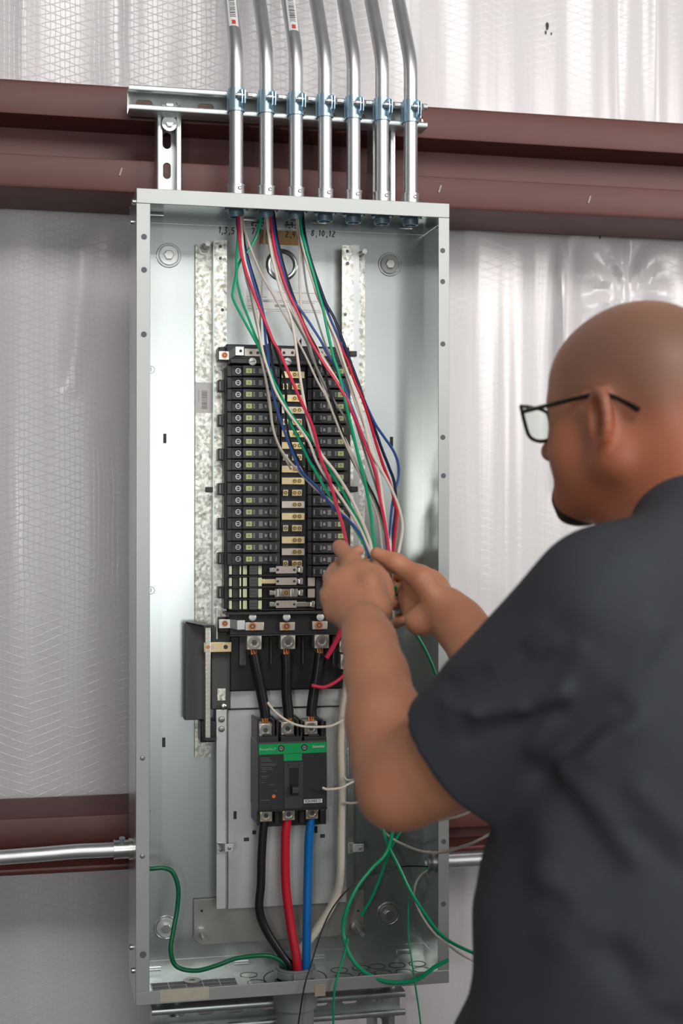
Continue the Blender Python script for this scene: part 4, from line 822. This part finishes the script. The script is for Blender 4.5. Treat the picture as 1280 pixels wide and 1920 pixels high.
wire2('short white wire stub ending over the main breaker', 'white', [(604, 1477, .03), (615, 1480, .03), (639, 1477, .03), (655, 1469, .035), (672, 1461, .04)], r=.0021)
wire2('short white wire end hooked round the cream cable', 'white', [(644, 1457, .066), (650, 1462, .062), (660, 1462, .058), (676, 1452, .05)], r=.0020)
wire2('short white wire leading right from the cream cable', 'white', [(645, 1505, .07), (662, 1506, .06), (680, 1501, .05), (700, 1494, .04)], r=.0020)
wire2('thick crimson wire end beside the right lug', 'red', [(640, 1175, .04), (634, 1193, .045), (624, 1213, .05), (612, 1233, .055)], r=.0042)
wire2('crimson wire end curving left below the lugs', 'red', [(660, 1252, .05), (645, 1266, .05), (627, 1280, .05), (606, 1288.5, .05), (584, 1285, .05)], r=.0032)
#PERSON#
# ------------------------------------------------------------------ the man (signed-distance sculpt -> one continuous mesh)
class SDF:
    def __init__(s, lo, hi, h, bg=.03):
        s.lo = np.array(lo, float); s.h = h; s.n = np.ceil((np.array(hi)-s.lo)/h).astype(int)+1; s.V = np.full(s.n, bg, np.float32)
    def grid(s, lo, hi):
        a = np.clip(np.floor((lo-s.lo)/s.h).astype(int), 0, s.n-1); b = np.clip(np.ceil((hi-s.lo)/s.h).astype(int)+1, 1, s.n)
        if (b <= a).any(): return None
        ax = [s.lo[i]+s.h*np.arange(a[i], b[i]) for i in range(3)]
        return tuple(slice(a[i], b[i]) for i in range(3)), ax[0][:, None, None].astype(np.float32), ax[1][None, :, None].astype(np.float32), ax[2][None, None, :].astype(np.float32)
    def put(s, sl, d, k, op='u'):
        a = s.V[sl]
        if op == 's': d = -d
        if op == 'u':
            if k <= 0: s.V[sl] = np.minimum(a, d); return
            h = np.maximum(k-np.abs(a-d), 0)/k; s.V[sl] = np.minimum(a, d)-h*h*k*.25
        else:
            h = np.maximum(k-np.abs(a-d), 0)/k if k > 0 else 0; s.V[sl] = np.maximum(a, d)+(h*h*k*.25 if k > 0 else 0)
    def cap(s, a, b, ra, rb, k=.012, op='u', cut=None):
        a = np.array(a, float); b = np.array(b, float); R = max(ra, rb)+.032
        g = s.grid(np.minimum(a, b)-R, np.maximum(a, b)+R)
        if g is None: return
        sl, X, Y, Z = g; ba = b-a; L = ba@ba
        t = np.clip(((X-a[0])*ba[0]+(Y-a[1])*ba[1]+(Z-a[2])*ba[2])/max(L, 1e-9), 0, 1)
        d = np.sqrt((X-a[0]-t*ba[0])**2+(Y-a[1]-t*ba[1])**2+(Z-a[2]-t*ba[2])**2)-(ra+(rb-ra)*t)
        if cut is not None:                      # (point, normal): keeps the side the normal points away from
            c, n = cut; d = np.maximum(d, (X-c[0])*n[0]+(Y-c[1])*n[1]+(Z-c[2])*n[2])
        s.put(sl, d, k, op)
    def ell(s, c, B, r, k=.012, op='u'):         # B rows: the three axes, r radii
        c = np.array(c, float); B = np.array(B, float); r = np.array(r, float); R = r.max()+.032
        g = s.grid(c-R, c+R)
        if g is None: return
        sl, X, Y, Z = g; X = X-c[0]; Y = Y-c[1]; Z = Z-c[2]
        q = [X*B[i][0]+Y*B[i][1]+Z*B[i][2] for i in range(3)]
        k0 = np.sqrt(sum((q[i]/r[i])**2 for i in range(3))); k1 = np.sqrt(sum((q[i]/r[i]**2)**2 for i in range(3)))
        s.put(sl, k0*(k0-1)/np.maximum(k1, 1e-6), k, op)
    def mesh(s):
        V = s.V; nx_, ny_, nz_ = V.shape; ins = V < 0
        cnt = np.zeros((nx_-1, ny_-1, nz_-1), np.uint8)
        for i in (0, 1):
            for j in (0, 1):
                for k in (0, 1): cnt += ins[i:nx_-1+i, j:ny_-1+j, k:nz_-1+k]
        act = np.argwhere((cnt > 0) & (cnt < 8)); idx = np.full(cnt.shape, -1, np.int32); idx[tuple(act.T)] = np.arange(len(act))
        P = np.zeros((len(act), 3)); N = np.zeros(len(act))
        cr = [(i, j, k) for i in (0, 1) for j in (0, 1) for k in (0, 1)]
        for a in cr:
            for ax in range(3):
                if a[ax]: continue
                b = list(a); b[ax] = 1; va = V[tuple((act+a).T)]; vb = V[tuple((act+b).T)]; m = (va < 0) != (vb < 0)
                t = va[m]/(va[m]-vb[m]); q = np.array(a, float)[None].repeat(m.sum(), 0); q[:, ax] = t; P[m] += q; N[m] += 1
        P = (act+P/N[:, None])*s.h+s.lo; F = []
        for ax in range(3):
            u, v = [(1, 2), (2, 0), (0, 1)][ax]; sh = [slice(None)]*3; A = [slice(1, -1)]*3; A[ax] = slice(0, -1); Bq = [slice(1, -1)]*3; Bq[ax] = slice(1, None)
            e = np.argwhere(ins[tuple(A)] != ins[tuple(Bq)]); off = np.array([1, 1, 1]); off[ax] = 0; e = e+off
            fl = ins[tuple(e.T)]
            def cell(du, dv): c = e.copy(); c[:, u] -= du; c[:, v] -= dv; return idx[tuple(c.T)]
            q = np.stack([cell(0, 0), cell(1, 0), cell(1, 1), cell(0, 1)], 1)
            q[~fl] = q[~fl][:, ::-1]; F.append(q)
        return P, np.concatenate(F)
def sdf_obj(s, name, m, parent, iters=2, keep=None):
    P, F = s.mesh(); ok = (F >= 0).all(1); F = F[ok]
    for _ in range(iters):                       # light laplacian smoothing
        acc = np.zeros_like(P); n = np.zeros(len(P))
        for a, b in ((0, 1), (1, 2), (2, 3), (3, 0)):
            np.add.at(acc, F[:, a], P[F[:, b]]); np.add.at(n, F[:, a], 1); np.add.at(acc, F[:, b], P[F[:, a]]); np.add.at(n, F[:, b], 1)
        P = P*.5+.5*acc/np.maximum(n, 1)[:, None]
    me = bpy.data.meshes.new(name); l = np.array(parent.location); me.from_pydata((P-l).tolist(), [], F.tolist()); me.materials.append(m)
    me.polygons.foreach_set('use_smooth', [True]*len(me.polygons)); bm = bmesh.new(); bm.from_mesh(me); bmesh.ops.recalc_face_normals(bm, faces=bm.faces); bm.to_mesh(me); bm.free()
    o = bpy.data.objects.new(name, me); COL.objects.link(o); o.parent = parent; return o, P
def skin_mat():
    m, N, L, b = new_mat('skin'); tc = N.new('ShaderNodeTexCoord'); n = N.new('ShaderNodeTexNoise'); n.inputs['Scale'].default_value = 14; n.inputs['Detail'].default_value = 3; L.new(tc.outputs['Object'], n.inputs['Vector'])
    mx = N.new('ShaderNodeMix'); mx.data_type = 'RGBA'; mx.inputs['A'].default_value = (.50, .205, .11, 1); mx.inputs['B'].default_value = (.68, .32, .185, 1); L.new(n.outputs['Fac'], mx.inputs['Factor'])
    at = N.new('ShaderNodeAttribute'); at.attribute_name = 'stubble_shade'; mx2 = N.new('ShaderNodeMix'); mx2.data_type = 'RGBA'; L.new(at.outputs['Fac'], mx2.inputs['Factor']); L.new(mx.outputs['Result'], mx2.inputs['A']); mx2.inputs['B'].default_value = (.19, .112, .083, 1)
    at3 = N.new('ShaderNodeAttribute'); at3.attribute_name = 'ruddy'; mx3 = N.new('ShaderNodeMix'); mx3.data_type = 'RGBA'; L.new(at3.outputs['Fac'], mx3.inputs['Factor']); L.new(mx2.outputs['Result'], mx3.inputs['A']); mx3.inputs['B'].default_value = (.40, .105, .045, 1)
    L.new(mx3.outputs['Result'], b.inputs['Base Color']); b.inputs['Roughness'].default_value = .48; b.inputs['Subsurface Weight'].default_value = .12; b.inputs['Subsurface Radius'].default_value = (.012, .004, .002); b.inputs['Subsurface Scale'].default_value = .5
    return m
SKIN = skin_mat()
SHIRT = mat('charcoal_cotton', (.050, .056, .068), .85, nscale=90, namt=.1, bump=.25, bscale=900)
# head frame: forward, left, up
Fh = np.array([-.53, .848, 0.]); Fh /= np.linalg.norm(Fh); PT = math.radians(9)
Lh = np.array([-Fh[1], Fh[0], 0.]); Fd = Fh*math.cos(PT)+np.array([0, 0, -math.sin(PT)]); Uh = np.cross(Fd, Lh); 
if Uh[2] < 0: Uh = -Uh
HB = [Fd, Lh, Uh]; HC = np.array(UD(1188, 722, 1.60))
def hd(f, l, u): return HC+Fd*f+Lh*l+Uh*u
TB = np.array([HC[0], HC[1], 0])-Fh*.055        # torso axis foot point
TB_L = np.array([Lh[0], Lh[1], 0.]); TB_F = Fh
def tr(f, l, z): return np.array([TB[0], TB[1], z])+TB_F*f+TB_L*l
VB = [TB_F, TB_L, np.array([0, 0, 1.])]
person = thing('person', (TB[0], TB[1], 0), 'bald bearded man in a charcoal short-sleeved shirt and glasses holding wires', 'person')
body = SDF((.06, -1.12, 1.00), (1.0, -.19, 1.76), .0026)
# head
body.ell(hd(-.006, 0, .010), HB, (.100, .076, .082), 0)
body.ell(hd(-.050, 0, -.020), HB, (.056, .062, .062), .03)
body.ell(hd(.036, 0, .000), HB, (.057, .064, .060), .03)
body.ell(hd(.046, 0, -.056), HB, (.057, .058, .074), .03)
for s_ in (-1, 1):
    body.cap(hd(-.004, .055*s_, -.086), hd(.082, .020*s_, -.112), .024, .024, .03)
    body.cap(hd(.000, .056*s_, -.03), hd(-.004, .053*s_, -.082), .022, .020, .03)
    body.ell(hd(.064, .034*s_, -.064), HB, (.030, .027, .036), .025)
    body.cap(hd(.088, .012*s_, -.010), hd(.074, .044*s_, -.008), .011, .009, .015)
    body.ell(hd(.080, .031*s_, -.030), HB, (.011, .014, .010), .008)
    # ears
    e = hd(-.008, .080*s_, -.044); ef = Fd*.86+Lh*s_*-.5*-1*.0; en = (Lh*s_*.80+Fd*-.0+Fd*.45); en /= np.linalg.norm(en); ea = Uh*.97-Fd*.22; ea -= en*(ea@en); ea /= np.linalg.norm(ea); eb = np.cross(en, ea)
    prev = None; pts_ = []
    for k in range(15):
        q = math.radians(-60+k*22); rx = .0165; rz = .030*(1 if math.sin(q) > -.3 else .95)
        pts_.append(e+eb*rx*math.cos(q)*(1 if s_ > 0 else 1)+ea*rz*math.sin(q)+en*.004)
    body.ell(e-en*.002, [en, eb, ea], (.006, .0165, .029), .008)
    for k in range(14): body.cap(pts_[k], pts_[k+1], .0042, .0042, .006)
    body.ell(e+en*.005+Fd*.007+Uh*.003, [en, eb, ea], (.010, .0085, .0185), .003, op='s')
    body.ell(e-ea*.028+en*.001, HB, (.009, .006, .009), .008)
body.cap(hd(.094, 0, -.020), hd(.124, 0, -.052), .010, .013, .014)
for s_ in (-1, 1): body.ell(hd(.112, .011*s_, -.060), HB, (.010, .008, .007), .008)
body.ell(hd(.100, 0, -.080), HB, (.014, .026, .009), .012); body.ell(hd(.099, 0, -.090), HB, (.013, .022, .008), .008)
body.ell(hd(.090, 0, -.112), HB, (.024, .026, .022), .02)
body.cap(hd(.035, 0, -.11), hd(-.01, 0, -.17), .040, .055, .03)
# neck and upper chest (under the shirt)
body.cap(hd(-.035, 0, -.055), tr(-.035, 0, 1.43), .058, .070, .03)
body.cap(hd(-.055, 0, -.045), tr(-.055, 0, 1.43), .046, .066, .03)
body.cap(tr(-.03, -.10, 1.37), tr(-.03, .10, 1.37), .045, .045, .03)
body.ell(tr(-.01, 0, 1.26), VB, (.10, .15, .2), .03)
# arms
def limb(sd, pts, k=.02):
    for (a, ra), (b, rb) in zip(pts[:-1], pts[1:]): sd.cap(a, b, ra, rb, k)
SL = np.array(UD(1140, 1150, 1.47)); EL = np.array(UD(752, 1470, 1.60))
limb(body, [(SL, .046), (np.array(UD(880, 1405, 1.555)), .056), (np.array(UD(800, 1445, 1.59)), .052), (EL, .046)])
limb(body, [(EL, .044), (np.array(UD(738, 1425, 1.635)), .045), (np.array(UD(722, 1350, 1.665)), .043), (np.array(UD(706, 1265, 1.71)), .035), (np.array(UD(693, 1205, 1.745)), .030), (np.array(UD(685, 1175, 1.765)), .028)])
body.ell(np.array(UD(735, 1500, 1.60)), VB, (.026, .026, .022), .03)
WL = np.array(UD(684, 1172, 1.77))
mcpL = [np.array(UD(*p)) for p in ((648, 1082, 1.845), (626, 1098, 1.835), (620, 1122, 1.825), (626, 1147, 1.815))]
for p, r_ in zip(mcpL, (.0145, .0145, .014, .013)): body.cap(WL, p, .023, r_, .007); body.ell(p-FW*.004, [RT, UP, FW], (.0125, .0125, .012), .005)
body.ell(np.array(UD(672, 1112, 1.83)), [RT, UP, FW], (.038, .040, .016), .012)
body.ell(np.array(UD(700, 1120, 1.84)), [RT, UP, FW], (.026, .040, .020), .02)
fL = [[mcpL[0], UD(628, 1070, 1.885), UD(650, 1046, 1.915), UD(672, 1032, 1.93)], [mcpL[1], UD(619, 1083, 1.875), UD(640, 1066, 1.905), UD(662, 1062, 1.925)],
      [mcpL[2], UD(613, 1112, 1.865), UD(634, 1100, 1.895), UD(664, 1096, 1.91)], [mcpL[3], UD(620, 1140, 1.85), UD(640, 1132, 1.88), UD(664, 1130, 1.89)]]
for f, rr in zip(fL, ((.0118, .0100, .0088, .0078), (.0115, .0098, .0088, .0078), (.011, .0095, .0085, .0075), (.010, .0085, .0075, .007))):
    for i in range(3): body.cap(np.array(f[i]), np.array(f[i+1]), rr[i], rr[i+1], .004)
th = [UD(702, 1140, 1.80), UD(694, 1096, 1.815), UD(660, 1054, 1.85), UD(637, 1026, 1.885)]
for i, (ra, rb) in enumerate(((.021, .0165), (.0155, .0125), (.0122, .0108))): body.cap(np.array(th[i]), np.array(th[i+1]), ra, rb, .007)
# right arm
SR = tr(.02, -.17, 1.37); ER = np.array(UD(1000, 1370, 1.80)); WR = np.array(UD(838, 1142, 1.93))
limb(body, [(SR, .045), (ER, .048)]); limb(body, [(ER, .045), (np.array(UD(960, 1305, 1.83)), .046), (np.array(UD(905, 1230, 1.88)), .039), (np.array(UD(862, 1172, 1.915)), .032), (WR, .0295)])
mcpR = [np.array(UD(*p)) for p in ((778, 1082, 2.02), (772, 1108, 2.02), (770, 1135, 2.01), (776, 1160, 1.99))]
for p, r_ in zip(mcpR, (.0145, .0145, .014, .013)): body.cap(WR, p, .023, r_, .008)
body.ell(np.array(UD(795, 1118, 1.97)), [RT, UP, FW], (.036, .040, .020), .02)
fR = [[mcpR[0], UD(735, 1070, 2.035), UD(712, 1058, 2.01), UD(690, 1052, 1.985)], [mcpR[1], UD(738, 1100, 2.045), UD(716, 1090, 2.02), UD(712, 1085, 1.99)],
      [mcpR[2], UD(742, 1132, 2.04), UD(728, 1130, 2.01), UD(740, 1130, 1.985)], [mcpR[3], UD(750, 1162, 2.01), UD(742, 1168, 1.985), UD(755, 1165, 1.965)]]
for f, rr in zip(fR, ((.0118, .0100, .0088, .0078), (.0115, .0098, .0088, .0078), (.011, .0095, .0085, .0075), (.010, .0085, .0075, .007))):
    for i in range(3): body.cap(np.array(f[i]), np.array(f[i+1]), rr[i], rr[i+1], .004)
th = [UD(828, 1140, 1.925), UD(790, 1085, 1.93), UD(742, 1056, 1.945), UD(706, 1038, 1.955)]
for i, (ra, rb) in enumerate(((.022, .017), (.0155, .0125), (.0125, .0092))): body.cap(np.array(th[i]), np.array(th[i+1]), ra, rb, .010)
body.ell(np.array(UD(788, 1165, 1.935)), [RT, UP, FW], (.022, .020, .018), .015)
bo, BP = sdf_obj(body, 'body', SKIN, person, 2)
# stubble tint with the head's shade darkened in: scalp above the ears and back, and the jaw
q = BP-HC; ff, ll, uu = q@Fd, q@Lh, q@Uh
sc_ = 1/(1+np.exp(-(-.35*ff+uu-.012-.010)/.006))*0
edge_low = -.058+.10*np.clip(ff+.02, -.1, 0)                      # nape line
front = 1/(1+np.exp((ff-(.052-.25*np.clip(uu-.02, 0, 1)-.2*np.clip(-uu, 0, 1)))/.008)); low = 1/(1+np.exp((-.050-uu)/.008)); top_ = 1/(1+np.exp((uu-.076)/.012))
beh = 1/(1+np.exp((ff-np.where(uu < -.01, -.012, .2))/.006))
st_ = front*low*beh*(.35+.65*top_)*(BP[:, 2] > 1.5)*.85
at = bo.data.attributes.new('stubble_shade', 'FLOAT', 'POINT'); at.data.foreach_set('value', st_.astype(np.float32))
ru_ = .75/(1+np.exp((uu+.035)/.022))*(np.abs(q).max(1) < .19)*(BP[:, 2] > 1.40)+.5*np.exp(-(((ff+.008)/.02)**2+((np.abs(ll)-.083)/.012)**2+((uu+.04)/.035)**2))
ru_ += .35*np.exp(-(((BP-EL)**2).sum(1))/.06**2)
at = bo.data.attributes.new('ruddy', 'FLOAT', 'POINT'); at.data.foreach_set('value', np.clip(ru_, 0, 1).astype(np.float32))
# goatee
gt = SDF(hd(.09, 0, -.11)-.06, hd(.09, 0, -.11)+.06, .0022)
gt.ell(hd(.096, 0, -.113), HB, (.027, .035, .023), 0); gt.ell(hd(.092, 0, -.130), HB, (.026, .032, .016), .01); gt.ell(hd(.110, 0, -.098), HB, (.007, .012, .010), .01)
for s_ in (-1, 1): gt.cap(hd(.106, .020*s_, -.080), hd(.100, .024*s_, -.106), .004, .008, .008); gt.cap(hd(.112, .002*s_, -.070), hd(.106, .020*s_, -.076), .0045, .005, .006)
sdf_obj(gt, 'goatee', mat('dark_hair', (.018, .013, .011), .7, bump=.6, bscale=700), person, 1)
# glasses
FRM = mat('glossy_black_frame', (.008, .008, .010), .18)
gl = MB()
for s_ in (1, -1):
    gl.tube([hd(.103, .070*s_, -.012), hd(.060, .078*s_, -.014), hd(.005, .0825*s_, -.016), hd(-.018, .083*s_, -.020), hd(-.040, .081*s_, -.034), hd(-.052, .078*s_, -.044)], lambda t: .0026+.0009*max(0, t-.75)*4, n=8)
go = part(gl, 'eyeglasses', FRM, person)
for s_ in (1, -1):
    ring_ = [(.108, .069, -.005), (.112, .045, -.004), (.114, .014, -.008), (.114, .011, -.024), (.113, .018, -.040), (.111, .040, -.044), (.108, .060, -.040), (.106, .068, -.026), (.108, .069, -.005)]
    R_ = [Vector(hd(f, l*s_, u)) for f, l, u in ring_]; mb = MB().tube(R_, .0022, n=8, sub=3); subpart(mb, 'lens_rim', FRM, go)
    gm, N_, L_, b_ = new_mat('lens_glass'); b_.inputs['Base Color'].default_value = (.88, .95, .90, 1); b_.inputs['Transmission Weight'].default_value = 1; b_.inputs['Roughness'].default_value = .02; b_.inputs['IOR'].default_value = 1.12
    c_ = sum(R_[:-1], Vector())/8; dv = Vector(Fd)*.0008; ins_ = R_[:-1]; mb = MB().extrude([p-dv for p in ins_], (0, 0, 0), dv*2); subpart(mb, 'lens', gm, go)
subpart(MB().tube([hd(.114, .012, -.014), hd(.117, 0, -.010), hd(.114, -.012, -.014)], .002, n=8), 'bridge', FRM, go)
# shirt
sh = SDF((.02, -1.25, .84), (1.15, -.30, 1.60), .0045)
sh.ell(tr(-.02, 0, 1.27), VB, (.145, .195, .20), 0)
sh.ell(tr(.034, .01, 1.06), VB, (.176, .20, .20), .03)
sh.cap(tr(.065, -.05, .84), tr(.065, .06, .84), .175, .175, .03)
sh.cap(tr(.06, -.06, .80), tr(-.01, -.06, 1.25), .155, .13, .03); sh.cap(tr(.06, .07, .80), tr(-.01, .07, 1.25), .155, .13, .03)
for s_ in (-1, 1): sh.cap(tr(-.045, .05*s_, 1.468), tr(-.02, .165*s_, 1.397), .050, .062, .03)
sh.cap(tr(-.04, 0, 1.44), tr(-.035, 0, 1.48), .088, .078, .03)
Hm = np.array(UD(862, 1412, 1.562)); ax = Hm-SL; ax /= np.linalg.norm(ax); SLs = np.array(UD(1135, 1135, 1.45))
sh.cap(SLs, Hm+ax*.03, .080, .075, .03, cut=(Hm, ax))
sh.cap(SLs+np.array([0, 0, -.05]), Hm+np.array([.01, 0, -.02])+ax*.03, .065, .062, .03, cut=(Hm, ax))
axr = ER-SR; axr /= np.linalg.norm(axr); HR = SR+axr*.26; sh.cap(SR, HR+axr*.03, .080, .072, .03, cut=(HR, axr))
# folds: raised and sunken ridges on the side that faces the camera
def fold(pts, r, d=.0, op='u', k=.022):
    P_ = [np.array(UD(*p)) for p in pts]
    for a_, b_ in zip(P_[:-1], P_[1:]): sh.cap(a_, b_, r, r, k, op)
FOLDS = []
#FOLDS#
hole_dirs = None
so, SP = sdf_obj(sh, 'shirt', SHIRT, person, 3)
P0 = np.array([tuple(v.co) for v in so.data.vertices])+np.array(person.location)
# fabric wrinkles pushed along the normals
nr = np.zeros(len(P0)*3); so.data.vertices.foreach_get('normal', nr); nr = nr.reshape(-1, 3)
vv = P0-C; zz = vv@FW; PX = 640+FPX*(vv@RT)/zz; PY = 960-FPX*(vv@UP)/zz
dsp = np.zeros(len(P0))
def wr(x0, y0, x1, y1, w, a):
    L2 = (x1-x0)**2+(y1-y0)**2; t = ((PX-x0)*(x1-x0)+(PY-y0)*(y1-y0))/L2; tc_ = np.clip(t, 0, 1); d = np.hypot(PX-x0-tc_*(x1-x0), PY-y0-tc_*(y1-y0)); global dsp
    dsp += a*np.exp(-(d/(w*1.45))**2)
near = (nr@FW < .1)
for f in ((900, 1335, 985, 1325, 10, .006), (840, 1318, 900, 1335, 9, .006), (985, 1325, 1060, 1290, 12, .006), (930, 1255, 1040, 1205, 12, .005), (1090, 1220, 1000, 1400, 14, .006), (1230, 1180, 1110, 1420, 18, .007), (1010, 1180, 860, 1255, 16, .006), (980, 1225, 850, 1290, 12, -.006), (1060, 1290, 850, 1345, 18, .007), (1050, 1330, 880, 1385, 12, -.005), (1120, 1260, 1020, 1390, 22, .006), (1160, 1330, 1010, 1450, 18, -.010),
          (1200, 1350, 1060, 1440, 18, .008), (1280, 1240, 1180, 1360, 22, .007), (1040, 1480, 1140, 1620, 24, -.008), (1060, 1440, 1190, 1600, 20, .007), (1050, 1690, 1180, 1830, 22, -.012), (1020, 1640, 1120, 1740, 20, .009), (1150, 1800, 1260, 1920, 22, -.010),
          (1030, 1560, 1060, 1760, 26, .009), (960, 1600, 980, 1850, 30, -.005), (1080, 1730, 1230, 1880, 18, .008), (1200, 1480, 1280, 1560, 18, .006), (1180, 1560, 1280, 1640, 16, -.006), (1100, 1130, 1230, 1010, 30, .004), (900, 1700, 910, 1900, 22, .004)): wr(*f)
dsp *= near*.75
me_ = so.data; me_.vertices.foreach_set('co', (P0+nr*dsp[:, None]-np.array(person.location)).ravel()); me_.update()
# collar and cuff hem
mb = MB(); ring_ = []
for k in range(25):
    a_ = 2*math.pi*k/24; ring_.append(Vector(tr(-.038+.078*math.cos(a_)*1.02, .084*math.sin(a_), 1.500-.030*math.cos(a_))))
# trousers and shoes, mostly below the frame
TR = SDF((.1, -1.2, .04), (1.1, -.3, .95), .009)
for s_ in (-1, 1):
    TR.cap(tr(.0, .09*s_, .86), tr(.01, .10*s_, .50), .105, .075, .03); TR.cap(tr(.01, .10*s_, .50), tr(-.01, .11*s_, .07), .075, .062, .03, cut=((0, 0, .05), (0, 0, -1)))
TR.cap(tr(.01, -.06, .88), tr(.01, .06, .88), .13, .13, .03)
sdf_obj(TR, 'trousers', mat('dark_denim', (.03, .035, .05), .8), person, 2)
for s_ in (-1, 1):
    sd = SDF(tr(.02, .11*s_, .0)-.2, tr(.02, .11*s_, .0)+.22, .006); sd.cap(tr(-.03, .11*s_, .055), tr(.13, .12*s_, .04), .045, .036, .02); sd.cap(tr(-.03, .11*s_, .05), tr(-.03, .11*s_, .11), .042, .045, .02)
    sd.cap(tr(-.05, .11*s_, .02), tr(.15, .12*s_, .02), .03, .03, .01)
    g_ = sd.grid(sd.lo, sd.lo+sd.h*sd.n); sl_, X_, Y_, Z_ = g_; sd.V[sl_] = np.maximum(sd.V[sl_], -(Z_-.002)+0*X_+0*Y_)
    sdf_obj(sd, 'shoe', mat('black_leather', (.02, .018, .016), .5), person, 1)
